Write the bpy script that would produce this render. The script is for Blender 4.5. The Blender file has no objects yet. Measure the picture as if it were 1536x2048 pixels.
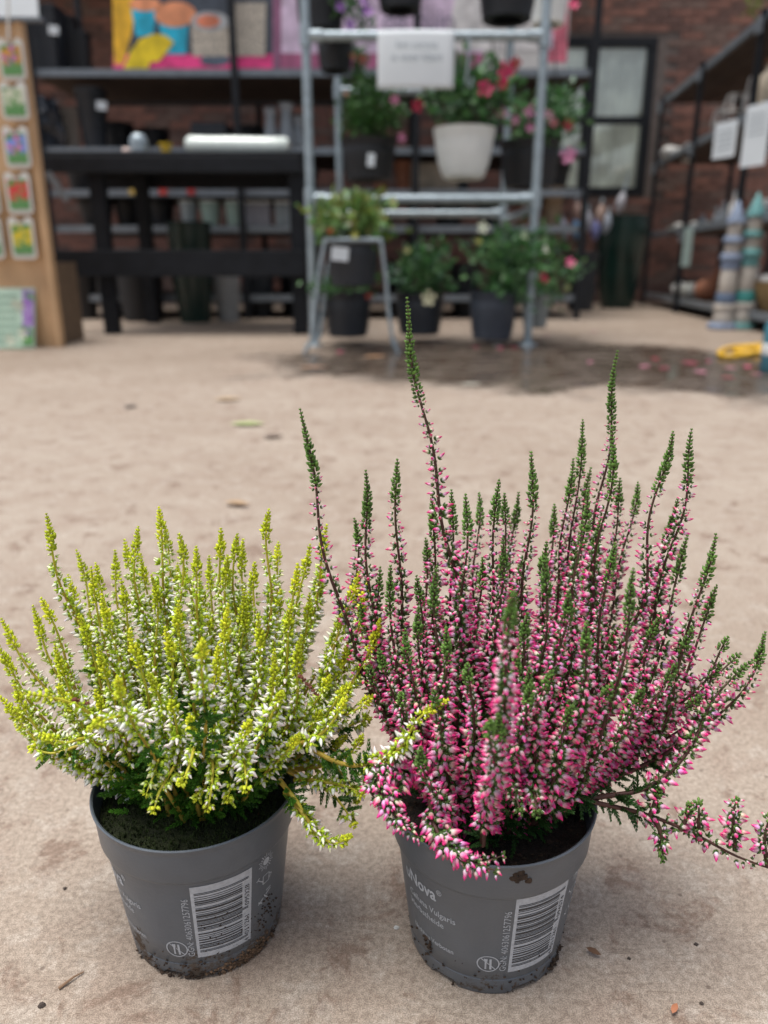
import bpy, math, random
import numpy as np
from mathutils import Vector, Matrix
random.seed(7); rng = np.random.default_rng(11)
SC = bpy.context.scene
COL = SC.collection

# ------------------------------------------------------------------ camera
F = 1538.0; TH = math.radians(18.0); H = 0.40
cd = bpy.data.cameras.new('camera'); cam = bpy.data.objects.new('camera', cd); COL.objects.link(cam)
cd.sensor_fit = 'HORIZONTAL'; cd.sensor_width = 36.0; cd.lens = 36.0 * F / 1536.0
cd.clip_start = 0.01; cd.clip_end = 400.0
cam.location = (0, 0, H); cam.rotation_euler = (math.pi / 2 - TH, 0, 0)
cd.dof.use_dof = True; cd.dof.focus_distance = 0.425; cd.dof.aperture_fstop = 7.4
SC.camera = cam
# ------------------------------------------------------------------ daylight, overcast
W = bpy.data.worlds.new('World'); SC.world = W; W.use_nodes = True
wn = W.node_tree.nodes; wl = W.node_tree.links
bg = wn['Background']; sky = wn.new('ShaderNodeTexSky'); sky.sky_type = 'NISHITA'
SUN_EL, SUN_AZ = math.radians(78), math.radians(255)     # azimuth clockwise from +Y
sky.sun_disc = False; sky.sun_elevation = SUN_EL; sky.sun_rotation = SUN_AZ
sky.air_density = 1.0; sky.dust_density = 4.0; sky.ozone_density = 1.0
hs = wn.new('ShaderNodeHueSaturation'); hs.inputs['Saturation'].default_value = 0.58
wl.new(sky.outputs[0], hs.inputs['Color']); wl.new(hs.outputs[0], bg.inputs['Color'])
bg.inputs['Strength'].default_value = 0.06
ld = bpy.data.lights.new('sun', 'SUN'); ld.energy = 1.5; ld.angle = math.radians(38); ld.color = (1.0, 0.965, 0.91)
sun = bpy.data.objects.new('sun', ld); COL.objects.link(sun)
sd = Vector((math.sin(SUN_AZ) * math.cos(SUN_EL), math.cos(SUN_AZ) * math.cos(SUN_EL), math.sin(SUN_EL)))
sun.rotation_euler = sd.to_track_quat('Z', 'Y').to_euler(); sun.location = (0, -3, 6)
SC.view_settings.view_transform = 'Standard'; SC.view_settings.look = 'None'
SC.view_settings.exposure = 1.27; SC.view_settings.gamma = 1.0

# ------------------------------------------------------------------ layout helpers
cT, sT = math.cos(TH), math.sin(TH)
def P(x, y, Y):
    "point of the place seen at photo pixel x, y and standing Y metres in front of the camera"
    b = (1024 - y) / F; t = Y / (cT + b * sT)
    return Vector(((x - 768) / F * t, Y, H + t * (b * cT - sT)))
def G(x, y, z=0.0):
    "point of the ground (height z) seen at a photo pixel"
    b = (1024 - y) / F; t = (z - H) / (b * cT - sT)
    return Vector(((x - 768) / F * t, t * (cT + b * sT), z))
def mpp(y, Y): return Y / (cT + (1024 - y) / F * sT) / F     # metres per photo pixel there

# ------------------------------------------------------------------ materials
MATS = {}
def M(name, col, rough=0.6, metal=0.0, var=0.12, scale=20.0, bump=0.0, spec=0.5, bscale=None, attr=False, trans=0.0, coat=0.0):
    if name in MATS: return MATS[name]
    m = bpy.data.materials.new(name); m.use_nodes = True; n = m.node_tree.nodes; l = m.node_tree.links
    b = n['Principled BSDF']; b.inputs['Roughness'].default_value = rough; b.inputs['Metallic'].default_value = metal
    b.inputs['Specular IOR Level'].default_value = spec
    if coat: b.inputs['Coat Weight'].default_value = coat
    tc = n.new('ShaderNodeTexCoord')
    if attr:
        a = n.new('ShaderNodeAttribute'); a.attribute_name = 'Col'; csrc = a.outputs['Color']
    else:
        rg = n.new('ShaderNodeRGB'); rg.outputs[0].default_value = (*col, 1); csrc = rg.outputs[0]
    if var > 0:
        nz = n.new('ShaderNodeTexNoise'); nz.inputs['Scale'].default_value = scale; nz.inputs['Detail'].default_value = 5
        l.new(tc.outputs['Object'], nz.inputs['Vector'])
        mr = n.new('ShaderNodeMapRange'); mr.inputs[1].default_value = 0.3; mr.inputs[2].default_value = 0.7
        mr.inputs[3].default_value = 1 - var; mr.inputs[4].default_value = 1 + var
        l.new(nz.outputs[0], mr.inputs[0])
        mx = n.new('ShaderNodeMix'); mx.data_type = 'RGBA'; mx.blend_type = 'MULTIPLY'; mx.inputs[0].default_value = 1
        l.new(csrc, mx.inputs[6]); l.new(mr.outputs[0], mx.inputs[7]); csrc = mx.outputs[2]
    l.new(csrc, b.inputs['Base Color'])
    if bump > 0:
        nb = n.new('ShaderNodeTexNoise'); nb.inputs['Scale'].default_value = bscale or scale * 4; nb.inputs['Detail'].default_value = 4
        l.new(tc.outputs['Object'], nb.inputs['Vector'])
        bp = n.new('ShaderNodeBump'); bp.inputs['Strength'].default_value = bump; bp.inputs['Distance'].default_value = 0.01
        l.new(nb.outputs[0], bp.inputs['Height']); l.new(bp.outputs[0], b.inputs['Normal'])
    if trans > 0:
        t = n.new('ShaderNodeBsdfTranslucent'); l.new(csrc, t.inputs['Color'])
        ms = n.new('ShaderNodeMixShader'); ms.inputs[0].default_value = trans
        l.new(b.outputs[0], ms.inputs[1]); l.new(t.outputs[0], ms.inputs[2])
        l.new(ms.outputs[0], n['Material Output'].inputs['Surface'])
    MATS[name] = m; return m

# ------------------------------------------------------------------ mesh helpers
WLOC = {}
def tag(o, label=None, cat=None, group=None, kind=None):
    if label: o['label'] = label
    if cat: o['category'] = cat
    if group: o['group'] = group
    if kind: o['kind'] = kind
    return o
def thing(name, label, cat, loc, group=None):
    o = bpy.data.objects.new(name, None); COL.objects.link(o); o.location = loc; o.empty_display_size = 0.05
    WLOC[o.name] = Vector(loc); return tag(o, label, cat, group)
def link(name, me, parent=None, wloc=None):
    o = bpy.data.objects.new(name, me); COL.objects.link(o)
    wloc = Vector(wloc) if wloc is not None else (WLOC[parent.name] if parent else Vector((0, 0, 0)))
    if parent: o.parent = parent; o.location = wloc - WLOC[parent.name]
    else: o.location = wloc
    WLOC[o.name] = wloc; return o
class MB:
    def __init__(s): s.v = []; s.f = []; s.m = []; s.cur = 0
    def add(s, vs, fs):
        k = len(s.v); s.v += [tuple(v) for v in vs]
        for f in fs: s.f.append(tuple(i + k for i in f)); s.m.append(s.cur)
        return s
    def box(s, c, d, rz=0.0, rx=0.0, ry=0.0, tap=1.0):
        R = Matrix.Rotation(rz, 3, 'Z') @ Matrix.Rotation(ry, 3, 'Y') @ Matrix.Rotation(rx, 3, 'X'); c = Vector(c); vs = []
        for sx, sy, sz in ((-1,-1,-1),(1,-1,-1),(1,1,-1),(-1,1,-1),(-1,-1,1),(1,-1,1),(1,1,1),(-1,1,1)):
            q = tap if sz < 0 else 1
            vs.append(c + R @ Vector((sx*d[0]/2*q, sy*d[1]/2*q, sz*d[2]/2)))
        return s.add(vs, [(3,2,1,0),(4,5,6,7),(0,1,5,4),(1,2,6,5),(2,3,7,6),(3,0,4,7)])
    def bar(s, a, b, w, h, up=(0, 0, 1)):
        a = Vector(a); b = Vector(b); t = (b - a).normalized(); up = Vector(up)
        if abs(t.dot(up)) > .95: up = Vector((0, 1, 0))
        x = t.cross(up).normalized(); y = x.cross(t).normalized(); vs = []
        for p in (a, b):
            for i, j in ((-1,-1),(1,-1),(1,1),(-1,1)): vs.append(p + x*i*w/2 + y*j*h/2)
        return s.add(vs, [(3,2,1,0),(4,5,6,7),(0,1,5,4),(1,2,6,5),(2,3,7,6),(3,0,4,7)])
    def tube(s, pts, r, n=10, cap=True):
        pts = [Vector(p) for p in pts]; N = len(pts); rs = r if hasattr(r, '__len__') else [r]*N; vs = []; x = None
        for i, p in enumerate(pts):
            t = (pts[min(i+1, N-1)] - pts[max(i-1, 0)]).normalized()
            if x is None:
                x = t.cross(Vector((0.13, 0.31, 1)) if abs(t.z) < .95 else Vector((1, 0.2, 0))).normalized()
            x = (x - t*x.dot(t)).normalized(); y = t.cross(x)
            for k in range(n):
                a = 2*math.pi*k/n; vs.append(p + (x*math.cos(a) + y*math.sin(a))*rs[i])
        fs = [(i*n+k, i*n+(k+1)%n, (i+1)*n+(k+1)%n, (i+1)*n+k) for i in range(N-1) for k in range(n)]
        if cap: fs += [tuple(range(n))[::-1], tuple((N-1)*n+k for k in range(n))]
        return s.add(vs, fs)
    def lathe(s, prof, c, n=28, cap=False, ax=None):
        c = Vector(c); vs = []; N = len(prof)
        Rm = Vector((0, 0, 1)).rotation_difference(Vector(ax)).to_matrix() if ax else Matrix.Identity(3)
        for r, z in prof:
            for k in range(n):
                a = 2*math.pi*k/n; vs.append(c + Rm @ Vector((r*math.cos(a), r*math.sin(a), z)))
        fs = [(i*n+k, i*n+(k+1)%n, (i+1)*n+(k+1)%n, (i+1)*n+k) for i in range(N-1) for k in range(n)]
        if cap: fs += [tuple(range(n))[::-1], tuple((N-1)*n+k for k in range(n))]
        return s.add(vs, fs)
    def prism(s, poly, d):
        d = Vector(d); k = len(poly); vs = [Vector(p) for p in poly]; vs += [p + d for p in vs]
        return s.add(vs, [tuple(range(k))[::-1], tuple(range(k, 2*k))] + [(i, (i+1)%k, k+(i+1)%k, k+i) for i in range(k)])
    def blob(s, c, d, n=10, j=0.12, seed=0):
        r_ = random.Random(seed); c = Vector(c); vs = []; m = max(4, n//2 + 1)
        for i in range(m + 1):
            th = math.pi*i/m
            for k in range(n):
                q = 1 + r_.uniform(-j, j) if 0 < i < m else 1; a = 2*math.pi*k/n
                vs.append(c + Vector((d[0]/2*math.sin(th)*math.cos(a)*q, d[1]/2*math.sin(th)*math.sin(a)*q, d[2]/2*math.cos(th)*q)))
        return s.add(vs, [(i*n+k, (i+1)*n+k, (i+1)*n+(k+1)%n, i*n+(k+1)%n) for i in range(m) for k in range(n)])
    def build(s, name, mat, parent=None, origin=None, smooth=False, bevel=0.0):
        if origin is None: origin = WLOC[parent.name] if parent else Vector((0, 0, 0))
        o_ = np.array(origin, float); v = np.array(s.v, float).reshape(-1, 3) - o_
        me = bpy.data.meshes.new(name); me.from_pydata(v.tolist(), [], s.f)
        for q in (mat if isinstance(mat, (list, tuple)) else [mat]): me.materials.append(q)
        if max(s.m, default=0): me.polygons.foreach_set('material_index', s.m)
        if smooth: me.polygons.foreach_set('use_smooth', [True]*len(s.f)); me.set_sharp_from_angle(angle=math.radians(40))
        o = link(name, me, parent, origin)
        if bevel:
            b = o.modifiers.new('edge', 'BEVEL'); b.width = bevel; b.segments = 2; b.limit_method = 'ANGLE'
        return o
def tri_mesh(name, V, T, mat, C=None, smooth=True):
    me = bpy.data.meshes.new(name); nv, nt = len(V), len(T)
    me.vertices.add(nv); me.vertices.foreach_set('co', np.ascontiguousarray(V, np.float32).ravel())
    me.loops.add(nt*3); me.loops.foreach_set('vertex_index', np.ascontiguousarray(T, np.int32).ravel())
    me.polygons.add(nt); me.polygons.foreach_set('loop_start', np.arange(0, nt*3, 3, dtype=np.int32))
    me.polygons.foreach_set('use_smooth', np.full(nt, smooth))
    me.update(calc_edges=True)
    if C is not None:
        a = me.color_attributes.new('Col', 'FLOAT_COLOR', 'POINT')
        a.data.foreach_set('color', np.ascontiguousarray(np.c_[C, np.ones(nv)], np.float32).ravel())
    me.materials.append(mat); return me
def frames(D, roll):
    "rotation matrices whose z axis is D"
    D = D/np.linalg.norm(D, axis=1, keepdims=True)
    a = np.where(np.abs(D[:, 2:3]) < .9, np.array([[0, 0, 1.]]), np.array([[1., 0, 0]]))
    x = np.cross(a, D); x /= np.linalg.norm(x, axis=1, keepdims=True); y = np.cross(D, x)
    c, s_ = np.cos(roll)[:, None], np.sin(roll)[:, None]
    return np.stack([x*c + y*s_, -x*s_ + y*c, D], axis=2)
def inst(tv, tt, tc, R, T, S, cm):
    "copies of one small mesh: vertices, triangles, colours (colours multiplied by cm)"
    k, n = len(T), len(tv)
    if S.ndim == 1: S = np.repeat(S[:, None], 3, 1)
    V = np.einsum('kij,knj->kni', R, tv[None]*S[:, None, :]) + T[:, None, :]
    TT = tt[None] + (np.arange(k)*n)[:, None, None]
    C = np.clip(tc[None]*cm[:, None, :], 0, 1)
    return V.reshape(-1, 3), TT.reshape(-1, 3), C.reshape(-1, 3)
def cat(parts):
    V, T, C = [], [], []; k = 0
    for v, t, c in parts:
        if len(v) == 0: continue
        V.append(v); T.append(t + k); C.append(c); k += len(v)
    return np.concatenate(V), np.concatenate(T), np.concatenate(C)
def text_tris(body, size, bold=0.0):
    cu = bpy.data.curves.new('t', 'FONT'); cu.body = body; cu.size = size; cu.offset = bold; cu.resolution_u = 2
    o = bpy.data.objects.new('t', cu); COL.objects.link(o)
    me = bpy.data.meshes.new_from_object(o); v = [tuple(q.co) for q in me.vertices]; f = [tuple(p.vertices) for p in me.polygons]
    bpy.data.objects.remove(o); bpy.data.meshes.remove(me); bpy.data.curves.remove(cu)
    return v, f

# ------------------------------------------------------------------ ground
def ground_material():
    m = bpy.data.materials.new('worn_concrete'); m.use_nodes = True; n = m.node_tree.nodes; l = m.node_tree.links
    b = n['Principled BSDF']; tc = n.new('ShaderNodeTexCoord'); geo = tc.outputs['Object']
    def noise(sc, det=6, rough=.6, dist=0.0):
        q = n.new('ShaderNodeTexNoise'); q.inputs['Scale'].default_value = sc; q.inputs['Detail'].default_value = det
        q.inputs['Roughness'].default_value = rough; q.inputs['Distortion'].default_value = dist
        l.new(geo, q.inputs['Vector']); return q.outputs[0]
    def ramp(src, lo, hi, a=0.0, c=1.0):
        q = n.new('ShaderNodeMapRange'); q.interpolation_type = 'SMOOTHSTEP'
        for i, v in ((1, lo), (2, hi), (3, a), (4, c)): q.inputs[i].default_value = v
        l.new(src, q.inputs[0]); return q.outputs[0]
    def mix(fac, a, c, blend='MIX'):
        q = n.new('ShaderNodeMix'); q.data_type = 'RGBA'; q.blend_type = blend
        for i, v in ((0, fac), (6, a), (7, c)):
            if isinstance(v, tuple): q.inputs[i].default_value = (*v, 1)
            elif isinstance(v, float): q.inputs[i].default_value = v
            else: l.new(v, q.inputs[i])
        return q.outputs[2]
    def math_(op, a, c=0.0):
        q = n.new('ShaderNodeMath'); q.operation = op
        for i, v in ((0, a), (1, c)):
            if isinstance(v, float): q.inputs[i].default_value = v
            else: l.new(v, q.inputs[i])
        return q.outputs[0]
    base = mix(ramp(noise(2.2, 5), .35, .65), (.325, .265, .214), (.375, .318, .264))
    base = mix(ramp(noise(11, 6, .65, .6), .46, .64, 0, .45), base, (.295, .225, .18))
    base = mix(ramp(noise(19, 11, .72, .5), .53, .62, 0, .75), base, (.205, .14, .105))        # brown scuffs
    base = mix(ramp(noise(30, 11, .74, .3), .51, .60, 0, .40), base, (.46, .415, .365))       # bare pale patches
    base = mix(ramp(noise(260, 6, .75), .35, .65), mix(1.0, base, (.74, .72, .70), 'MULTIPLY'), mix(1.0, base, (1.20, 1.20, 1.20), 'MULTIPLY'))
    base = mix(ramp(noise(1300, 2, .6), .36, .64), mix(1.0, base, (.72, .70, .68), 'MULTIPLY'), mix(1.0, base, (1.20, 1.20, 1.20), 'MULTIPLY'))   # sand grain
    mpn = n.new('ShaderNodeMapping'); mpn.inputs['Rotation'].default_value = (0, 0, -.5); mpn.inputs['Scale'].default_value = (40, 700, 1); l.new(geo, mpn.inputs[0])
    tr_ = n.new('ShaderNodeTexNoise'); tr_.inputs['Scale'].default_value = 1.0; tr_.inputs['Detail'].default_value = 4; l.new(mpn.outputs[0], tr_.inputs['Vector'])
    base = mix(math_('MULTIPLY', ramp(tr_.outputs[0], .56, .68), ramp(noise(9, 4), .48, .62)), base, mix(1.0, base, (.78, .76, .74), 'MULTIPLY'))   # float marks
    vo = n.new('ShaderNodeTexVoronoi'); vo.inputs['Scale'].default_value = 55; l.new(geo, vo.inputs['Vector'])
    speck = math_('MULTIPLY', ramp(vo.outputs['Distance'], .05, .11, 1, 0), ramp(noise(9, 2), .52, .56))
    base = mix(math_('MULTIPLY', speck, .8), base, (.13, .095, .075))
    sy_ = n.new('ShaderNodeSeparateXYZ'); l.new(geo, sy_.inputs[0])
    damp = math_('ADD', ramp(sy_.outputs[1], 1.6, 3.6, 0, .5), math_('MULTIPLY', math_('SUBTRACT', noise(1.1, 5, .65, .4), .5), 1.4))
    base = mix(ramp(damp, .15, .75, 0, .8), base, mix(1.0, base, (.68, .64, .60), 'MULTIPLY'))       # trodden, damper concrete toward the benches
    # water lying under the flower rack: three pools with ragged edges
    sep = n.new('ShaderNodeSeparateXYZ'); l.new(geo, sep.inputs[0]); pools = None
    wob = math_('MULTIPLY', math_('SUBTRACT', noise(2.6, 5, .65), .5), 1.3)
    for cx, cy, rx, ry in ((0.62, 3.35, 1.15, .85), (1.6, 2.95, 1.0, .80), (1.75, 2.5, .6, .5), (1.55, 1.98, .5, .22)):
        dx = math_('DIVIDE', math_('SUBTRACT', sep.outputs[0], float(cx)), float(rx)); dy = math_('DIVIDE', math_('SUBTRACT', sep.outputs[1], float(cy)), float(ry))
        d = math_('SQRT', math_('ADD', math_('MULTIPLY', dx, dx), math_('MULTIPLY', dy, dy)))
        pools = d if pools is None else math_('MINIMUM', pools, d)
    wet = ramp(math_('ADD', pools, wob), .75, 1.12, 1, 0)
    film = math_('MULTIPLY', wet, ramp(noise(7, 4, .6), .40, .58))
    col = mix(math_('MULTIPLY', wet, .9), base, mix(1.0, base, (.22, .205, .195), 'MULTIPLY'))
    l.new(col, b.inputs['Base Color'])
    l.new(math_('SUBTRACT', math_('SUBTRACT', math_('ADD', .72, math_('MULTIPLY', noise(30, 3), .2)), math_('MULTIPLY', wet, .35)), math_('MULTIPLY', film, .40)), b.inputs['Roughness'])
    hgt = math_('ADD', math_('MULTIPLY', noise(900, 3, .7), .30), math_('ADD', math_('MULTIPLY', noise(60, 5), .6), math_('MULTIPLY', math_('MULTIPLY', film, noise(26, 2)), 3.0)))
    bp = n.new('ShaderNodeBump'); bp.inputs['Distance'].default_value = .0009
    l.new(math_('SUBTRACT', .5, math_('MULTIPLY', film, .44)), bp.inputs['Strength'])
    l.new(hgt, bp.inputs['Height']); l.new(bp.outputs[0], b.inputs['Normal'])
    return m
g = MB(); g.add([(-60, -60, 0), (60, -60, 0), (60, 60, 0), (-60, 60, 0)], [(0, 1, 2, 3)])
tag(g.build('ground', ground_material()), kind='structure')

# ------------------------------------------------------------------ heather
m_leaf = M('heather_leaf', (0, 0, 0), .5, attr=True, var=0, trans=.34)
m_bud = M('heather_bud', (0, 0, 0), .38, attr=True, var=0, trans=.12)
def ring_template(ts, rs, n, cols):
    V = []; C = []; T = []
    for i, (t, r) in enumerate(zip(ts, rs)):
        for k in range(n):
            a = 2*math.pi*(k + .5*(i % 2))/n; V.append((r*math.cos(a), r*math.sin(a), t)); C.append(cols[i])
    for i in range(len(ts)-1):
        for k in range(n):
            a, b_, c, d = i*n+k, i*n+(k+1) % n, (i+1)*n+(k+1) % n, (i+1)*n+k; T += [(a, b_, c), (a, c, d)]
    return np.array(V), np.array(T), np.array(C)
ONE = np.ones((1, 3))
BT, BR = (0, .16, .42, .72, 1.0), (.07, .19, .235, .15, .012)
pink_bud = ring_template(BT, BR, 5, [(.34, .38, .24), (.92, .89, .86), (.92, .50, .62), (.84, .05, .29), (.72, .015, .16)])
white_bud = ring_template(BT, BR, 5, [(.42, .52, .16), (.80, .83, .66), (.92, .92, .84), (.92, .90, .85), (.88, .70, .68)])
scale_t = ring_template((0, .35, .7, 1.0), (.05, .30, .24, .03), 4, [(.75,)*3, (.95,)*3, (1.05,)*3, (1.2,)*3])
leaflet = (np.array([(0, 0, 0), (.17, .07, .45), (-.17, .07, .45), (0, -.02, 1.0)]), np.array([(0, 1, 3), (0, 3, 2)]), np.array([(.7,)*3, (1.,)*3, (1.,)*3, (1.15,)*3]))
def shoot_template(seed):
    r_ = np.random.default_rng(seed); pos = []; dr = []; sc = []
    for i in range(10):
        t = (i + .3)/10
        for k in range(4):
            a = k*math.pi/2 + (i % 2)*math.pi/4 + r_.uniform(-.2, .2); o_ = .75*(1 - .55*t)
            pos.append((0, 0, t*.86)); dr.append((math.cos(a)*o_, math.sin(a)*o_, .75)); sc.append(.27*(1 - .45*t)*r_.uniform(.8, 1.15))
    sc = np.array(sc); D = np.array(dr)
    V, T, C = inst(*leaflet, frames(D, np.arctan2(D[:, 1], D[:, 0])), np.array(pos), np.stack([sc*1.25, sc*1.25, sc], 1), np.repeat(ONE, len(sc), 0)*r_.uniform(.8, 1.2, (len(sc), 1)))
    return V, T, C
SHOOTS = [shoot_template(s) for s in range(4)]
def curve(pts, ds=.002):
    p = np.array([tuple(q) for q in pts], float); q = np.vstack([2*p[0]-p[1], p, 2*p[-1]-p[-2]]); out = []
    for i in range(1, len(q)-2):
        t = np.linspace(0, 1, 40, endpoint=False)[:, None]; a, b, c, d = q[i-1], q[i], q[i+1], q[i+2]
        out.append(.5*((2*b) + (-a+c)*t + (2*a-5*b+4*c-d)*t**2 + (-a+3*b-3*c+d)*t**3))
    out = np.vstack(out + [p[-1:]]); L = np.r_[0, np.cumsum(np.linalg.norm(np.diff(out, axis=0), axis=1))]
    n = max(6, int(L[-1]/ds)); s = np.linspace(0, L[-1], n)
    return np.stack([np.interp(s, L, out[:, k]) for k in range(3)], 1), s
class Kind: pass
WHITE = Kind(); PINK = Kind()
WHITE.bud, WHITE.blen, WHITE.stem, WHITE.stem_tip = white_bud, .0046, (.62, .46, .08), (.74, .72, .08)
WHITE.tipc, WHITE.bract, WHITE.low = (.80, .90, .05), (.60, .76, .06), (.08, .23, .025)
WHITE.br, PINK.br = (.50, .85), (.38, .62); WHITE.feather, PINK.feather = .15, .45
WHITE.young, PINK.young = (.88, .98, .42), (.95, 1.0, .95); WHITE.vary, PINK.vary = .25, 1.0; WHITE.yz, PINK.yz = .38, .3; WHITE.whorl, PINK.whorl = 2.9, 3.5
PINK.bud, PINK.blen, PINK.stem, PINK.stem_tip = pink_bud, .0053, (.14, .062, .05), (.15, .09, .06)
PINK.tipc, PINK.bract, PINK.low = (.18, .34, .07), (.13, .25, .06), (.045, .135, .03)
def make_spike(kd, pts, tl, fl, dens=1.0, bs=1.0, droop=.12, wig=None, bare=False):
    dens *= rng.uniform(.82, 1.06); bs *= rng.uniform(.88, 1.12); wig = rng.uniform(.0006, .0026) if wig is None else wig
    "one flowering shoot: stem tube, leaf parts, bud frames"
    p, s = curve(pts); L = s[-1]; n = len(p)
    ph = rng.uniform(0, 6.28, 3); w = np.minimum(1, s/.03)*wig
    p = p + w[:, None]*np.stack([np.sin(s*75+ph[0]), np.sin(s*60+ph[1]), np.sin(s*68+ph[2])*.3], 1)
    t = np.gradient(p, axis=0); t /= np.linalg.norm(t, axis=1, keepdims=True)
    fr = frames(t, np.zeros(n)); X, Y = fr[:, :, 0], fr[:, :, 1]
    def at(d):                                    # d metres below the tip -> stem point, tangent, side axes
        i = np.clip(np.searchsorted(s, L - d), 0, n-1); return p[i], t[i], X[i], Y[i]
    rad = np.interp(s, [0, L*.5, L-.004, L], [.0016, .0010, .0005, .0002])
    k = 5; a = np.arange(k)*2*math.pi/k
    SV = (p[:, None] + rad[:, None, None]*(X[:, None]*np.cos(a)[None, :, None] + Y[:, None]*np.sin(a)[None, :, None])).reshape(-1, 3)
    ii = np.arange(n-1)[:, None]*k; kk = np.arange(k)[None]; k2 = (kk+1) % k
    ST = np.concatenate([np.stack([ii+kk, ii+k2, ii+k+k2], -1).reshape(-1, 3), np.stack([ii+kk, ii+k+k2, ii+k+kk], -1).reshape(-1, 3)])
    f_ = np.clip((s - (L-tl-.03))/.03, 0, 1)[:, None]
    SC_ = np.repeat(np.array(kd.stem)*(1-f_) + np.array(kd.stem_tip)*f_, k, 0)
    leaves = []; tipc = np.array(kd.tipc)*rng.uniform(.8, 1.15)
    # tip: close-set scale leaves
    d = np.arange(.0006, tl, .00165); d = np.repeat(d, 5); m = len(d); ang = np.arange(m)*2.4 + rng.uniform(-.3, .3, m)
    q, tt, xx, yy = at(d); rv = xx*np.cos(ang)[:, None] + yy*np.sin(ang)[:, None]
    u = d/tl; out = .36 + .45*u + .45*(np.sin(d*1100+ph[0]) > .2)*u
    D = rv*out[:, None] + tt*(.95-.45*u)[:, None] + rng.normal(0, .12, (m, 3))
    sz = .0028*(.42+.62*np.minimum(1, u*1.7))*rng.uniform(.75, 1.2, m)*(1-.2*(u > .8))
    cm = tipc[None]*rng.uniform(.65, 1.3, (m, 1))
    leaves.append(inst(*scale_t, frames(D, ang), q + rv*(.0002+.0011*u)[:, None], np.stack([sz*1.05, sz*1.05, sz], 1), cm))
    # flower zone
    bp, bd, bsz, bu = [], [], [], []
    d = tl*.86
    while d < min(tl+fl, L-.004):
        u = (d-tl*.86)/fl; kq = int(round((kd.whorl + 2.0*min(1, u*2.0))*dens + rng.uniform(-.5, .5)))
        a0 = rng.uniform(0, 6.28)
        for j in range(kq):
            an = a0 + j*2*math.pi/max(kq, 1) + rng.uniform(-.35, .35); dj = d + rng.uniform(-.0016, .0016)
            q, tt, xx, yy = at(np.array([dj])); rv = xx[0]*math.cos(an) + yy[0]*math.sin(an)
            el = math.radians(rng.uniform(2, 38)); D = rv*math.cos(el) + tt[0]*math.sin(el) + rng.normal(0, .1, 3); D[2] -= droop*rng.uniform(.3, 1.7)
            z_ = (.50 + .5*min(1, u*3.0))*(rng.uniform(.78, 1.18) if rng.random() > .12 else rng.uniform(.45, .7))*bs
            bp.append(q[0] + rv*(.0010+.0016*z_)); bd.append(D/np.linalg.norm(D)); bsz.append(kd.blen*z_); bu.append(u)
        d += rng.uniform(.0036, .0047)/min(1, dens+.1)
    bp = np.array(bp).reshape(-1, 3); bd = np.array(bd).reshape(-1, 3); bsz = np.array(bsz); bu = np.array(bu)
    m = len(bp)
    if m:
        nb = 4; R = frames(bd, rng.uniform(0, 6.28, m)); ang = np.tile(np.arange(nb)*2*math.pi/nb, m) + rng.uniform(-.4, .4, m*nb)
        side = np.repeat(R[:, :, 0], nb, 0)*np.cos(ang)[:, None] + np.repeat(R[:, :, 1], nb, 0)*np.sin(ang)[:, None]
        D = np.repeat(bd, nb, 0)*.75 + side*.8; sz = np.repeat(bsz, nb)*rng.uniform(*kd.br, m*nb)
        cm = np.array(kd.bract)[None]*rng.uniform(.6, 1.35, (m*nb, 1))
        leaves.append(inst(*scale_t, frames(D, ang), np.repeat(bp - bd*.0007, nb, 0), np.stack([sz*.8, sz*.8, sz], 1), cm))
    # leafy side shoots below and between the flowers
    ds = []
    d = tl + fl*kd.feather
    while d < L-.003:
        low = d > tl+fl*.9
        ds += [d + rng.uniform(-.002, .002) for _ in range(3 if low else 1)]; d += .006 if low else .008
    if ds and not bare:
        d = np.array(ds); m = len(d); ang = rng.uniform(0, 6.28, m); q, tt, xx, yy = at(d)
        rv = xx*np.cos(ang)[:, None] + yy*np.sin(ang)[:, None]
        D = rv*.9 + tt*.55 + rng.normal(0, .15, (m, 3)); sz = rng.uniform(.008, .0145, m)*np.where(d > tl+fl*.9, 1, .6)
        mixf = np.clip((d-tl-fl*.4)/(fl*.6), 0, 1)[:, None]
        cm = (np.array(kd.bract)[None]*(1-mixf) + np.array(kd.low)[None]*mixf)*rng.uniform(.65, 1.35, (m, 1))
        v_ = rng.integers(0, 4, m)
        for w_ in range(4):
            k_ = v_ == w_
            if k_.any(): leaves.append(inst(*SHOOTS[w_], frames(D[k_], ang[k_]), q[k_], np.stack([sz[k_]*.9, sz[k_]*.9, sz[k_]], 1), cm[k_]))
    return (SV, ST, SC_), cat(leaves), (bp, bd, bsz, bu)

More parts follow.
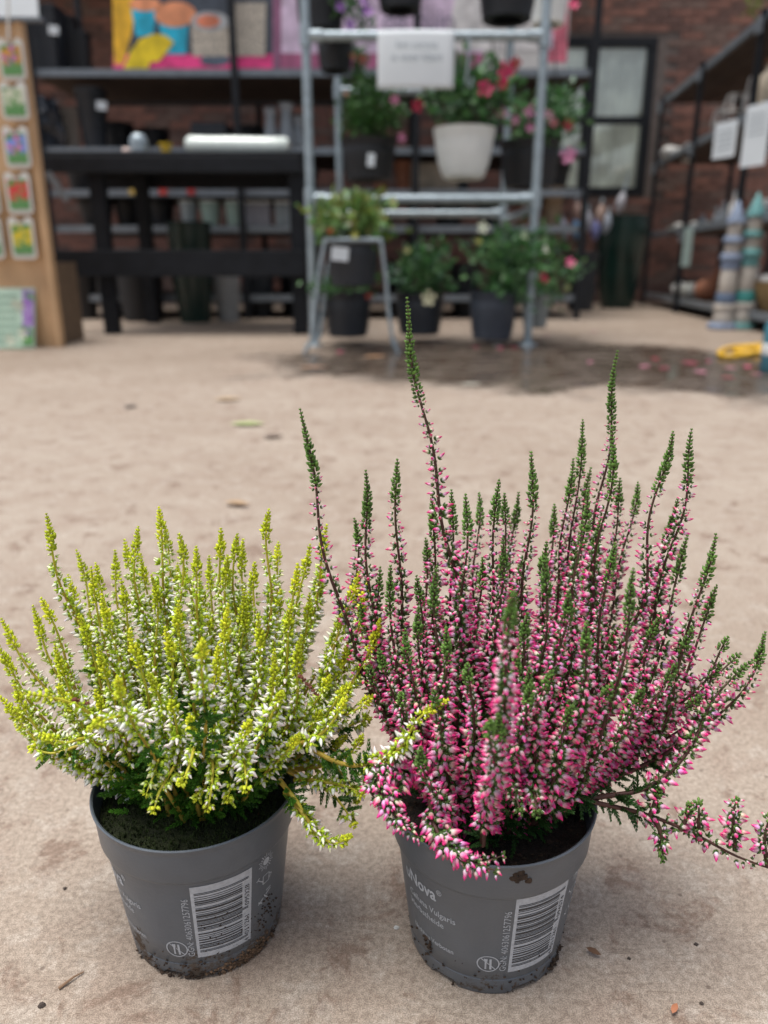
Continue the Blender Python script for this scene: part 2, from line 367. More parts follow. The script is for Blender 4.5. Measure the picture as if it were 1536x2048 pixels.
def heather(kd, root, spikes, core, n_single=300):
    made = []; allb = []
    for i, a in enumerate(spikes):
        st, lv, (bp, bd, bz, bu) = make_spike(kd, **a); made.append((st, lv, bp, bd, bz, bu))
        for j in range(len(bp)): allb.append((np.linalg.norm(bp[j] - np.array([0, 0, H])), i, j))
    allb.sort(); single = {}
    for _, i, j in allb[:n_single]: single.setdefault(i, set()).add(j)
    tv, tt, tc = kd.bud; ro = np.array(WLOC[root.name])
    unit = [tri_mesh('bud', tv, tt, m_bud, np.clip(tc*np.array(c), 0, 1)) for c in ((1, 1, 1), (1+.05*kd.vary, 1-.2*kd.vary, 1-.1*kd.vary), (1-.08*kd.vary, 1+.2*kd.vary, 1+.1*kd.vary))]
    for i, (st, lv, bp, bd, bz, bu) in enumerate(made):
        org = st[0][:5].mean(0)
        so = link('flower_spike', tri_mesh('flower_spike', st[0]-org, st[1], m_leaf, st[2]), root, org)
        tag(link('leaves', tri_mesh('leaves', lv[0]-org, lv[1], m_leaf, lv[2], smooth=True), so, org), kind='stuff')
        m = len(bp)
        if not m: continue
        R = frames(bd, rng.uniform(0, 6.28, m)); keep = np.array([j not in single.get(i, ()) for j in range(m)])
        wid = rng.uniform(.85, 1.15, m)
        if keep.any():
            cm = 1 + (np.stack([rng.uniform(.92, 1.06, m), rng.uniform(.7, 1.3, m), rng.uniform(.8, 1.2, m)], 1) - 1)*kd.vary
            yf = np.clip(1-bu/kd.yz, 0, 1)[:, None]; cm = cm*(1-yf + yf*np.array(kd.young)[None])
            b = inst(tv, tt, tc, R[keep], bp[keep]-org, np.stack([bz*wid, bz*wid, bz], 1)[keep], cm[keep])
            tag(link('buds', tri_mesh('buds', b[0], b[1], m_bud, b[2]), so, org), kind='stuff')
        for j in np.nonzero(~keep)[0]:
            o = bpy.data.objects.new('bud', unit[int(rng.integers(0, 3))]); COL.objects.link(o); o.parent = so
            mt = np.eye(4); mt[:3, :3] = R[j]*np.array([bz[j]*wid[j], bz[j]*wid[j], bz[j]]); mt[:3, 3] = bp[j]-org
            o.matrix_local = Matrix(mt.tolist())
    # leafy undergrowth close over the soil
    cx, cy, cz, rx, rz, n = core; parts = []
    th = rng.uniform(0, 6.28, n); rr = np.sqrt(rng.uniform(0, 1, n)); hh = rng.uniform(0, 1, n)**.8
    q = np.stack([cx + rx*rr*np.cos(th)*(1-.25*hh), cy + rx*rr*np.sin(th)*(1-.25*hh), cz + rz*hh*(1-.5*rr)], 1)
    D = np.stack([np.cos(th)*rr, np.sin(th)*rr, np.full(n, .7)], 1) + rng.normal(0, .35, (n, 3)); sz = rng.uniform(.010, .020, n)
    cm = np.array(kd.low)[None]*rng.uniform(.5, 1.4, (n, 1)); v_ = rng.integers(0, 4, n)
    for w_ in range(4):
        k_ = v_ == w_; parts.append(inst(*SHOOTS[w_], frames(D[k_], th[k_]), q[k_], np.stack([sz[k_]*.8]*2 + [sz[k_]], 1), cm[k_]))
    c = cat(parts); tag(link('leafy_undergrowth', tri_mesh('leafy_undergrowth', c[0]-ro, c[1], m_leaf, c[2]), root), kind='stuff')

# ---- pots
PR, PB, PH = .060, .0462, .104                      # rim radius, base radius, height
def prad(z): return PB + (.0553-PB)*min(max(z, 0), .079)/.079
m_pot = {}
def pot_material(name, seed, mud):
    m = M(name, (.105, .126, .152), .38, var=.07, scale=60, bump=.04, bscale=500); n = m.node_tree.nodes; l = m.node_tree.links
    b = n['Principled BSDF']; src = b.inputs['Base Color'].links[0].from_socket
    tc = n.new('ShaderNodeTexCoord'); mp = n.new('ShaderNodeMapping'); mp.inputs['Location'].default_value = (seed, seed*2, 0); l.new(tc.outputs['Object'], mp.inputs[0])
    n1 = n.new('ShaderNodeTexNoise'); n1.inputs['Scale'].default_value = 48; n1.inputs['Detail'].default_value = 9; n1.inputs['Roughness'].default_value = .75; l.new(mp.outputs[0], n1.inputs['Vector'])
    sp = n.new('ShaderNodeSeparateXYZ'); l.new(tc.outputs['Object'], sp.inputs[0])
    mr = n.new('ShaderNodeMapRange'); mr.inputs[1].default_value = 0; mr.inputs[2].default_value = .045; mr.inputs[3].default_value = mud; mr.inputs[4].default_value = -.10; l.new(sp.outputs[2], mr.inputs[0])
    ad = n.new('ShaderNodeMath'); ad.operation = 'ADD'; l.new(n1.outputs[0], ad.inputs[0]); l.new(mr.outputs[0], ad.inputs[1])
    st = n.new('ShaderNodeMapRange'); st.inputs[1].default_value = .60; st.inputs[2].default_value = .66; l.new(ad.outputs[0], st.inputs[0])
    mx = n.new('ShaderNodeMix'); mx.data_type = 'RGBA'; l.new(st.outputs[0], mx.inputs[0]); l.new(src, mx.inputs[6]); mx.inputs[7].default_value = (.085, .055, .032, 1)
    dn = n.new('ShaderNodeTexNoise'); dn.inputs['Scale'].default_value = 9; dn.inputs['Detail'].default_value = 6; l.new(mp.outputs[0], dn.inputs['Vector'])   # dusty film
    dr = n.new('ShaderNodeMapRange'); dr.inputs[1].default_value = .45; dr.inputs[2].default_value = .75; dr.inputs[4].default_value = .35; l.new(dn.outputs[0], dr.inputs[0])
    m2 = n.new('ShaderNodeMix'); m2.data_type = 'RGBA'; l.new(dr.outputs[0], m2.inputs[0]); l.new(mx.outputs[2], m2.inputs[6]); m2.inputs[7].default_value = (.17, .17, .165, 1)
    l.new(m2.outputs[2], b.inputs['Base Color'])
    ro = n.new('ShaderNodeMapRange'); ro.inputs[3].default_value = .38; ro.inputs[4].default_value = .9; l.new(st.outputs[0], ro.inputs[0]); l.new(ro.outputs[0], b.inputs['Roughness'])
    return m
m_print = M('print_ink', (.46, .50, .55), .55, var=.12, scale=400)
m_dark = M('print_gap', (.035, .038, .045), .5, var=.08, scale=200)
EAN_L = '0001101 0011001 0010011 0111101 0100011 0110001 0101111 0111011 0110111 0001011'.split()
EAN_P = 'LLLLLL LLGLGG LLGGLG LLGGGL LGLLGG LGGLLG LGGGLL LGLGLG LGLGGL LGGLGL'.split()
def ean13(code):
    s = '101'
    for k, ch in enumerate(code[1:7]):
        q = EAN_L[int(ch)]; s += q if EAN_P[int(code[0])][k] == 'L' else ''.join('10'[int(c)] for c in q)[::-1]
    s += '01010'
    for ch in code[7:]: s += ''.join('10'[int(c)] for c in EAN_L[int(ch)])
    return s + '101'
def make_pot(root, cx, cy, mat, bc, code, lettering, wear_seed):
    cen = Vector((cx, cy, 0)); face = math.atan2(-cy, -cx)
    prof = [(.030, .004), (PB-.004, .004), (PB-.003, .0005), (PB-.0008, 0), (PB, .0012), (prad(.012), .012), (prad(.0125)-.0004, .0125), (prad(.013), .013), (prad(.03), .03), (prad(.055), .055), (prad(.076), .076),
            (prad(.079)+.0004, .0785), (.0574, .0797), (.0580, .081), (.0591, .098), (.0597, .1012), (.0605, .1022), (.0607, .1034), (.0600, .1040), (.0590, .1034), (.0584, .100), (.0560, .085), (.0545, .080)]
    pm = MB(); pm.lathe(prof, cen, 96)
    for i, v in enumerate(pm.v):                    # drain notches in the foot ring
        if v[2] < .003 and math.hypot(v[0]-cx, v[1]-cy) > PB-.0045:
            ph = (math.degrees(math.atan2(v[1]-cy, v[0]-cx) - face) - 24) % 60
            if ph < 16 and v[2] < .0045: pm.v[i] = (v[0], v[1], .0042 + v[2]*.1)
    pot = pm.build('pot', mat, root, smooth=True)
    def on(ph, z, lift=.00018):
        r = prad(z) + lift; return (cx + r*math.cos(face+ph), cy + r*math.sin(face+ph), z)
    def patch(mb, p0, p1, z0, z1, lift, n=14):
        vs = [on(p0 + (p1-p0)*i/n, z, lift) for z in (z0, z1) for i in range(n+1)]
        mb.add(vs, [(i, i+1, n+2+i, n+1+i) for i in range(n)])
    def write(mb, body, size, ph, z, rot=False, lift=.00022, wide=1.0, bold=0.0):
        v, f = text_tris(body, size, bold); rr = prad(z)
        mb.add([on(ph - y/rr, z + x*wide, lift) if rot else on(ph + x*wide/rr, z + y, lift) for x, y, _ in v], f)
    p0, p1, z0, z1 = bc
    bc_m = MB(); patch(bc_m, p0, p1, z0, z1, .00016, 20); bo = bc_m.build('barcode_label', m_print, pot)
    bars = MB(); s = ean13(code); zz0, zz1 = z0+.0042, z1-.0050; mz = (zz1-zz0)/95; i = 0
    while i < 95:
        if s[i] == '1':
            j = i
            while j < 95 and s[j] == '1': j += 1
            patch(bars, p0+.035, p1-(.04 if i < 3 or i > 90 or 44 < i < 50 else .115), zz0+i*mz, zz0+j*mz, .00030); i = j
        else: i += 1
    bars.build('barcode_bars', m_dark, pot)
    dg = MB(); write(dg, code[0], .0042, p1-.030, z0+.0008, True, .00030); write(dg, code[1:7], .0042, p1-.030, zz0+4*mz, True, .00030, 1.28); write(dg, code[7:], .0042, p1-.030, zz0+51*mz, True, .00030, 1.28)
    dg.build('barcode_digits', m_dark, pot)
    ggn = MB(); write(ggn, 'GGN: 4063061257796', .0052, p0-.03, z0+.0012, True, .00022, (z1-z0-.006)/.0520); ggn.build('printed_number', m_print, pot)
    # not-for-eating symbol
    sy = MB(); pc, zc, rs_ = p0-.235, z0+.0072, .0064
    def ringpt(a, r): return on(pc + r*math.cos(a)/prad(zc), zc + r*math.sin(a), .0002)
    vs = [ringpt(2*math.pi*k/40, r) for r in (rs_-.0007, rs_) for k in range(40)]
    sy.add(vs, [(k, (k+1) % 40, 40+(k+1) % 40, 40+k) for k in range(40)])
    def stroke(a, b, w, lift=.0002):
        n_ = Vector((-(b[1]-a[1]), b[0]-a[0])).normalized()*w/2
        q = [(a[0]+n_.x, a[1]+n_.y), (b[0]+n_.x, b[1]+n_.y), (b[0]-n_.x, b[1]-n_.y), (a[0]-n_.x, a[1]-n_.y)]
        sy.add([on(pc + x/prad(zc), zc + y, lift) for x, y in q], [(3, 2, 1, 0)])
    stroke((-.0044, .0044), (.0044, -.0044), .0006); stroke((-.0014, -.0044), (-.0014, .0040), .0010, .00022); stroke((.0014, -.0044), (.0012, .0040), .0012, .00022)
    stroke((-.0021, .0018), (-.0021, .0042), .0005, .00024); stroke((-.0007, .0018), (-.0007, .0042), .0005, .00024)
    sy.build('printed_symbol', m_print, pot)
    # care pictograms: sun, watering can, hand tool
    ic = MB(); pc = p1+.20; k_ = 24
    for zc, what in ((z1-.0035, 'sun'), (z1-.017, 'can'), (z1-.031, 'tool')):
        def pt(x, y): return on(pc + x/prad(zc), zc + y, .0002)
        def seg(a, b, w):
            n_ = Vector((-(b[1]-a[1]), b[0]-a[0])).normalized()*w/2
            ic.add([pt(a[0]+n_.x, a[1]+n_.y), pt(b[0]+n_.x, b[1]+n_.y), pt(b[0]-n_.x, b[1]-n_.y), pt(a[0]-n_.x, a[1]-n_.y)], [(3, 2, 1, 0)])
        if what == 'sun':
            ic.add([pt(.0026*math.cos(2*math.pi*k/16), .0026*math.sin(2*math.pi*k/16)) for k in range(16)], [tuple(range(16))])
            for k in range(20):
                a = 2*math.pi*k/20; r2 = .0062 if k % 2 else .0052; seg((.0033*math.cos(a), .0033*math.sin(a)), (r2*math.cos(a), r2*math.sin(a)), .0005)
        elif what == 'can':
            for a, b in (((-.002, -.003), (.003, -.003)), ((.003, -.003), (.003, .003)), ((.003, .003), (-.002, .003)), ((-.002, .003), (-.002, -.003)), ((-.002, -.001), (-.006, .003)), ((.003, .002), (.0055, .0005)), ((.0055, .0005), (.003, -.002)), ((-.007, .0022), (-.005, .0042))): seg(a, b, .0006)
        else:
            for a, b in (((-.005, -.003), (.005, .003)), ((-.005, -.001), (-.002, -.0035)), ((-.001, .002), (.003, -.003)), ((.001, .004), (.005, .0045))): seg(a, b, .0008)
    ic.build('printed_pictogram', m_print, pot)
    for body, size, ph, z, wd in lettering:
        tm = MB(); write(tm, body, size, ph, z, False, .00022, wd/max(q[0] for q in text_tris(body, size)[0]), .00028 if 'ova' in body else .00006); tm.build('printed_lettering', m_print, pot)
    return pot
def lump(mb, c, r, seed):
    mb.blob(c, (r*1.9, r*1.5, r*1.3), 6, .6, seed)

def up_spike(base, tip, out=.8, rise=.38):
    b, t = Vector(base), Vector(tip)
    c = Vector((b.x + (t.x-b.x)*out, b.y + (t.y-b.y)*out, b.z + (t.z-b.z)*rise)); m1 = b*.36 + c*.48 + t*.16; m2 = b*.09 + c*.42 + t*.49
    return [b, m1, m2, t]
def soil(root, cx, cy, z, r, mat, name, seed, crumbs, crumb_mat, crumb_name):
    n, k = 40, 14; mb = MB(); r_ = random.Random(seed); vs = [(cx, cy, z+.006)]
    for i in range(1, k+1):
        for j in range(n):
            a = 2*math.pi*j/n; q = r*i/k; vs.append((cx+q*math.cos(a), cy+q*math.sin(a), z + .006*(1-(i/k)**2) + r_.uniform(-.0011, .0011)*(i < k)))
    fs = [(0, 1+j, 1+(j+1) % n) for j in range(n)] + [(1+(i-1)*n+j, 1+i*n+j, 1+i*n+(j+1) % n, 1+(i-1)*n+(j+1) % n) for i in range(1, k) for j in range(n)]
    mb.add(vs, fs); mb.build(name, mat, root, smooth=True)
    cb = MB()
    for i in range(crumbs):
        a = r_.uniform(0, 6.28); q = r*math.sqrt(r_.uniform(0, .97)); zz = z + .006*(1-(q/r)**2)
        s_ = r_.uniform(.0006, .0017)
        if crumb_name == 'moss_tuft':
            x, y = cx+q*math.cos(a), cy+q*math.sin(a)
            for _ in range(3):
                b = r_.uniform(0, 6.28); h = r_.uniform(.0015, .0034); w = .0005; dx, dy = r_.uniform(-.0016, .0016), r_.uniform(-.0016, .0016)
                cb.add([(x+w*math.cos(b), y+w*math.sin(b), zz), (x-w*math.cos(b), y-w*math.sin(b), zz), (x+dx, y+dy, zz+h)], [(0, 1, 2)])
        else: lump(cb, (cx+q*math.cos(a), cy+q*math.sin(a), zz), s_, r_.randint(0, 9999))
    tag(cb.build(crumb_name, crumb_mat, root), kind='stuff')
def clods(root, cx, cy, spots, mat, name='soil_crumb'):
    face = math.atan2(-cy, -cx); mb = MB()
    for k, (ph, z, r) in enumerate(spots): lump(mb, (cx+(prad(z)+r*.25)*math.cos(face+ph), cy+(prad(z)+r*.25)*math.sin(face+ph), z), r, k+17)
    tag(mb.build(name, mat, root), kind='stuff')
m_soil = M('potting_soil', (.022, .015, .011), .95, var=.5, scale=300, bump=.6, bscale=700)
m_crumb = M('soil_crumbs', (.045, .028, .018), .95, var=.5, scale=200)
m_moss = M('dark_moss', (.024, .032, .010), .95, var=.5, scale=120, bump=.6, bscale=900)
m_mosst = M('moss_tufts', (.035, .055, .012), .9, var=.5, scale=150)
m_mud = M('pale_mud', (.20, .125, .075), .95, var=.45, scale=250, bump=.5)
SOILZ = .0905

# ---- white heather
LC = (-.113, .391); wr = thing('potted_heather', 'lime-tipped heather with white buds in a muddy grey plastic pot', 'potted plant', (*LC, 0), 'potted heathers on the concrete')
make_pot(wr, *LC, pot_material('grey_pot_plastic', 0.0, .16), (-.165, .49, .018, .0745), '4011261095328',
         [('uNova', .0125, -1.50, .0622, .0265), ('\u00ae', .0055, -.99, .0680, .0034), ('Calluna Vulgaris', .0062, -1.45, .0510, .035), ('Herbstheide', .0062, -1.45, .0435, .027), ('Nachbau Verboten', .0050, -1.42, .0265, .030)], 0)
soil(wr, *LC, SOILZ, .0566, m_moss, 'moss', 3, 2600, m_mosst, 'moss_tuft')
r_ = random.Random(5); sp = []
for i in range(90):
    a = r_.choice([r_.gauss(-.55, .18), r_.gauss(-.9, .2), r_.uniform(-1.3, 1.2), r_.gauss(-.25, .08)]); sp.append((a, abs(r_.gauss(0, .007)) + .0006, r_.uniform(.0004, .0014)))
for i in range(60): sp.append((r_.gauss(.75, .1), r_.gauss(.032, .006), r_.uniform(.0003, .0009)))
for i in range(50): sp.append((r_.uniform(-.1, .5), r_.uniform(.015, .05), r_.uniform(.0003, .0007)))
clods(wr, *LC, sp, m_crumb)
sp = [(r_.gauss(.42, .22), abs(r_.gauss(.004, .003)), r_.uniform(.0005, .0012)) for i in range(200)]
clods(wr, *LC, sp, m_mud, 'dried_mud')
Y0 = LC[1]; S = []
def addw(x, y, dy, tl=.020, fl=.088, **k):
    tip = P(x, y, Y0+dy); dx, dyy = tip.x-LC[0], tip.y-LC[1]; q = min(1, .024/max(.001, math.hypot(dx, dyy)))
    S.append(dict(pts=up_spike((LC[0]+dx*q, LC[1]+dyy*q, SOILZ), tip, **k), tl=tl*r_.uniform(.8, 1.25), fl=fl*r_.uniform(.85, 1.15)*(.62 if dy < -.025 else 1)))
for x, y, dy in [(88,1028,.02),(150,1105,.05),(180,1135,.0),(137,1185,.03),(222,1103,.06),(195,1128,.03),(268,1058,.02),(254,1082,.045),(315,1018,.01),(330,1060,.06),(352,1072,-.01),(350,1130,.07),(388,1098,-.015),(437,1057,.02),(470,1070,.03),(487,1080,.05),(512,1128,.0),(541,1022,.005),(612,1095,.03),(655,1052,.05),(710,1148,.0),(742,1160,.02),(755,1240,-.01),(60,1215,.02),(85,1198,.0),(5,1238,.03),(-8,1288,-.01),(-10,1395,.0),(25,1368,-.02),(285,1110,.05),(420,1115,.06),(450,1110,.0),(560,1085,.06),(585,1212,-.02),(640,1130,.06),(680,1205,.04),(300,1150,.0),(240,1160,.01),(400,1160,.03),(500,1170,.03),(210,1190,-.01),(160,1230,.0),(110,1290,-.02),(360,1200,-.02),(455,1210,-.03),(520,1230,-.03),(560,1180,.02),(610,1270,-.03),(330,1250,-.03),(270,1260,-.03),(200,1290,-.03),(430,1290,-.045),(550,1300,-.04),(480,1180,.0),(620,1190,.03),(690,1280,.0),(140,1150,.05),(375,1130,.04),(590,1130,.0)]:
    addw(x, y, dy)
for x, y, dy, fl in [(240,1362,-.085,.06),(405,1283,-.085,.05),(300,1345,-.05,.06),(705,1365,-.03,.07),(740,1330,.0,.07),(560,1385,-.055,.05),(490,1440,-.06,.05),(590,1475,-.05,.05),(40,1445,.01,.07),(20,1425,-.02,.07),(85,1500,.0,.07),(130,1390,-.03,.06),(385,1430,-.06,.05),(640,1420,-.03,.06),(690,1470,.0,.06),(655,1350,-.02,.07),(340,1400,-.055,.05)]:
    addw(x, y, dy, .012, fl, out=.7, rise=.6)
# shoots leaning out over the rim toward the viewer
for pts, tl, fl in [([(330,1470,.37),(312,1500,.345),(302,1545,.327),(292,1585,.319)], .002, .055), ([(350,1480,.37),(345,1530,.34),(325,1580,.322),(318,1618,.315)], .003, .055), ([(410,1470,.37),(425,1520,.338),(420,1580,.322),(412,1620,.317)], .003, .055),
                    ([(470,1470,.37),(485,1510,.34),(500,1555,.322),(498,1580,.317)], .003, .05), ([(380,1470,.36),(392,1500,.33),(385,1540,.318),(370,1560,.31)], .006, .05), ([(230,1500,.37),(170,1480,.35),(120,1490,.34),(70,1475,.335)], .010, .06), ([(250,1480,.36),(190,1440,.33),(130,1400,.32),(60,1385,.315)], .012, .07),
                    ([(540,1500,.37),(610,1480,.35),(665,1440,.345),(700,1395,.345)], .012, .06), ([(560,1480,.39),(640,1450,.385),(700,1420,.38),(740,1390,.38)], .010, .06), ([(300,1450,.36),(255,1430,.325),(215,1440,.31),(180,1460,.30)], .012, .05),
                    ([(570,1585,.36),(600,1620,.345),(630,1668,.340),(668,1690,.337),(704,1675,.335)], .010, .040), ([(590,1560,.37),(640,1560,.36),(690,1570,.355),(722,1590,.35)], .006, .04), ([(590,1540,.38),(650,1530,.375),(700,1500,.37),(725,1470,.37)], .010, .05)]:
    S.append(dict(pts=[P(*q) for q in pts], tl=tl, fl=fl, droop=.45))
for i in range(16):
    a = r_.uniform(-.5, 3.64); q = r_.uniform(.02, .085); zt = .215 - q*.55 + r_.uniform(-.03, .02)
    S.append(dict(pts=up_spike((LC[0]+.02*math.cos(a), LC[1]+.02*math.sin(a), SOILZ), (LC[0]+q*math.cos(a), LC[1]+q*math.sin(a), zt)), tl=.014, fl=.07))
S.append(dict(pts=[P(*q) for q in [(600,1480,.37),(700,1535,.345),(790,1500,.335),(840,1435,.332),(898,1400,.330)]], tl=.016, fl=.05, droop=.3))
for pts in [[(560,1500,.385),(640,1500,.385),(700,1530,.383),(735,1560,.38)], [(575,1540,.375),(640,1580,.368),(690,1620,.36),(715,1650,.355)], [(550,1480,.40),(650,1470,.405),(710,1450,.405),(745,1440,.405)], [(570,1520,.39),(650,1530,.395),(700,1560,.395),(720,1600,.395)], [(560,1560,.36),(590,1600,.347),(610,1640,.343),(625,1670,.342)],
            [(220,1480,.38),(150,1490,.375),(100,1500,.37),(60,1490,.37)], [(400,1500,.37),(410,1560,.345),(405,1590,.335),(395,1600,.33)], [(450,1500,.37),(460,1550,.345),(455,1580,.335),(450,1600,.33)]]:
    S.append(dict(pts=[P(*q) for q in pts], tl=.004, fl=.008, droop=.4))
heather(WHITE, wr, S, (LC[0], LC[1], SOILZ+.014, .046, .052, 430))

for k_, (x, y, Y) in enumerate(((166, 1404, .335), (617, 1372, .34))):
    c = P(x, y, Y); mb = MB()
    for j in range(9): mb.blob((c.x+(j-4)*.0011, c.y+r_.uniform(-.0008, .0008), c.z-(j-4)*.0005*(1 if k_ == 0 else 3)+r_.uniform(-.0006, .0006)), (.0022, .0018, .0018), 6, .4, j)
    mb.build('withered_flower', M('withered_brown', (.16, .05, .03), .8), wr)
# ---- pink heather
RC = (.0632, .3805); pr = thing('potted_heather', 'dark green heather with pink buds and tall spikes in a grey plastic pot', 'potted plant', (*RC, 0), 'potted heathers on the concrete')
make_pot(pr, *RC, pot_material('dark_grey_pot_plastic', 3.7, .07), (.30, .95, .019, .0770), '4011261094574',
         [('uNova', .0125, -1.03, .0622, .0265), ('\u00ae', .0055, -.52, .0680, .0034), ('Calluna Vulgaris', .0062, -.98, .0510, .035), ('Herbstheide', .0062, -.98, .0435, .027), ('Nachbau Verboten', .0050, -.95, .0265, .030)], 5)
soil(pr, *RC, SOILZ-.004, .0560, m_soil, 'soil', 8, 420, m_crumb, 'soil_crumb')
sp = [(r_.uniform(-1.4, 1.4), abs(r_.gauss(0, .014)) + .0006, r_.uniform(.0003, .0009)) for i in range(60)] + [(r_.gauss(-.72, .05), r_.gauss(.021, .004), r_.uniform(.0008, .0016)) for i in range(14)] + [(r_.gauss(1.1, .1), abs(r_.gauss(.004, .004)), r_.uniform(.0008, .002)) for i in range(20)]
clods(pr, *RC, sp, m_crumb)
face = math.atan2(-RC[1], -RC[0]); rc = MB()
for k in range(12):
    a = face + .30 + r_.gauss(0, .035); rc.blob((RC[0]+.0590*math.cos(a), RC[1]+.0590*math.sin(a), .094+r_.gauss(0, .0022)), (.004, .0016, .0035), 6, .3, k)
rc.build('rim_dirt', m_crumb, pr)
Y0 = RC[1]; S = []
def addp(x, y, dy, tl=.024, fl=.125, dens=1.0, out=.97, rise=.24, **k):
    k.update(out=out, rise=rise)
    tip = P(x, y, Y0+dy); dx, dyy = tip.x-RC[0], tip.y-RC[1]; q = min(1, .026/max(.001, math.hypot(dx, dyy)))
    S.append(dict(pts=up_spike((RC[0]+dx*q, RC[1]+dyy*q, SOILZ), tip, **k), tl=tl*r_.uniform(.85, 1.2), fl=fl*r_.uniform(.9, 1.1), dens=dens))
for x, y, dy, tl, fl in [(727,942,.01,.032,.15),(792,922,.015,.028,.16),(868,985,.03,.030,.14),(905,982,.05,.026,.14),(932,995,.0,.024,.14),(955,988,.09,.020,.13),(995,962,.02,.024,.15),(1032,985,.09,.022,.14),(1012,990,.06,.02,.13),(1066,908,.01,.026,.17),(1168,842,.08,.034,.17),(1142,920,.07,.026,.15),(1180,938,.09,.024,.14),
    (1237,706,.07,.040,.24),(1228,858,.02,.045,.17),(1243,960,.08,.022,.14),(1272,965,.09,.022,.13),(1338,862,.02,.040,.19),(1390,862,.035,.034,.19),(1170,985,-.01,.026,.16),(1427,1070,.0,.034,.15),(1372,1072,-.01,.030,.15),(1430,1172,.02,.022,.12),(1272,1142,-.05,.026,.13),(1095,1085,.02,.022,.13),(1097,1120,-.03,.024,.13),(875,1140,-.02,.022,.12),(780,1135,.0,.026,.13),(752,1140,.01,.024,.13),
    (705,1035,.06,.020,.11),(1532,1266,.02,.026,.09),(1457,1278,.0,.010,.08),(840,1215,-.01,.02,.11),(820,1262,-.02,.018,.10),(890,1260,-.03,.02,.10),(1130,1180,-.04,.02,.11),(1030,1170,.03,.018,.12),(1200,1040,.03,.022,.15),(1225,1090,.0,.02,.14),(1060,1230,-.04,.018,.10),(1180,1240,-.05,.020,.10),(1320,1230,-.01,.018,.12),(1385,1260,-.01,.016,.11),(960,1120,.03,.02,.13),(850,1080,.05,.02,.13),(1110,1010,.08,.022,.14),(1005,1080,.0,.022,.13),(1300,1180,.05,.018,.13),(1350,1000,.05,.03,.16),(1150,1080,.04,.024,.14)]:
    addp(x, y, dy, tl, fl, **(dict(out=.62, rise=.40, dens=.78) if y < 900 and x < 900 else {}))
for x, y, dy, tl, fl in [(1025,1186,-.105,.024,.10),(1057,1368,-.06,.012,.09),(1100,1340,-.06,.012,.09),(940,1330,-.05,.012,.09),(1215,1370,-.05,.012,.09),(760,1300,-.02,.014,.09),(735,1330,.0,.012,.09),(1400,1390,-.01,.012,.09),(1290,1380,-.04,.012,.09),(1480,1310,.02,.010,.08),(865,1380,-.05,.012,.08),(800,1390,-.03,.010,.08),(1150,1420,-.06,.010,.07),(1440,1330,.0,.010,.09),(1420,1420,.01,.008,.08),(1350,1330,-.02,.012,.09),(1010,1430,-.05,.01,.07)]:
    addp(x, y, dy, tl, fl, out=.72, rise=.55)
S.append(dict(pts=[P(*q) for q in [(985,1520,.385),(935,1270,.388),(882,1010,.392),(842,800,.398),(808,597,.402)]], tl=.055, fl=.19, dens=.9))
S.append(dict(pts=[P(*q) for q in [(860,1510,.38),(755,1400,.382),(690,1240,.385),(640,1050,.388),(606,820,.390)]], tl=.042, fl=.17, dens=.8, bs=.85))
for pts, tl, fl, dr in [([(965,1690,.325),(975,1610,.312),(985,1530,.297),(988,1440,.280)], .014, .085, .1),                       # leaning toward the viewer
      ([(880,1480,.37),(790,1515,.342),(748,1550,.334),(790,1620,.324),(850,1675,.318)], .002, .075, .35),            # hanging over the rim
      ([(890,1500,.36),(800,1530,.340),(770,1575,.330),(815,1640,.321)], .002, .070, .3), ([(860,1540,.355),(800,1550,.335),(775,1600,.324),(800,1650,.318)], .002, .060, .3), ([(870,1520,.36),(790,1540,.338),(745,1570,.331),(765,1610,.326)], .002, .060, .25),
      ([(880,1620,.335),(890,1670,.320),(930,1715,.311),(985,1735,.309)], .002, .050, .5),
      ([(860,1600,.34),(865,1650,.322),(900,1705,.312),(960,1730,.310),(1012,1715,.311)], .002, .060, .5),
      ([(1120,1560,.35),(1180,1600,.350),(1290,1632,.346),(1400,1672,.343),(1480,1712,.340),(1560,1745,.337)], .003, .085, .2),
      ([(1180,1598,.352),(1290,1570,.352),(1370,1500,.356),(1440,1400,.365),(1500,1318,.375)], .016, .075, .1),
      ([(1400,1680,.343),(1397,1655,.342),(1400,1625,.341),(1402,1608,.341)], .003, .022, .1), ([(1470,1700,.341),(1468,1660,.341),(1470,1625,.341),(1475,1600,.341)], .003, .032, .1),
      ([(1535,1730,.338),(1528,1690,.338),(1530,1660,.338),(1535,1632,.338)], .003, .030, .1), ([(1310,1640,.345),(1318,1660,.343),(1322,1690,.342),(1325,1715,.342)], .010, .012, .6),
      ([(1300,1635,.346),(1310,1610,.346),(1318,1590,.346),(1322,1575,.346)], .010, .012, .1), ([(1360,1660,.344),(1372,1640,.344),(1378,1622,.344),(1382,1610,.344)], .006, .016, .1),
      ([(1060,1560,.345),(1075,1590,.325),(1080,1610,.318),(1085,1630,.314)], .004, .05, .3), ([(1000,1540,.35),(1020,1570,.33),(1030,1600,.32),(1035,1625,.315)], .004, .05, .3)]:
    S.append(dict(pts=[P(*q) for q in pts], tl=tl, fl=fl, droop=dr, dens=1.28 if dr in (.35, .3, .25, .5) and tl == .002 else (.62 if dr == .2 else 1.1), bs=1.1 if tl == .002 else 1.0))
for i in range(16):
    a = r_.uniform(0, 6.28); q = r_.uniform(.02, .095); zt = .245 - q*.5 + r_.uniform(-.04, .03)
    S.append(dict(pts=up_spike((RC[0]+.02*math.cos(a), RC[1]+.02*math.sin(a), SOILZ), (RC[0]+.015+q*math.cos(a), RC[1]+q*math.sin(a), zt)), tl=.018, fl=.10))
heather(PINK, pr, S, (RC[0]+.004, RC[1]+.012, SOILZ+.008, .050, .055, 460))

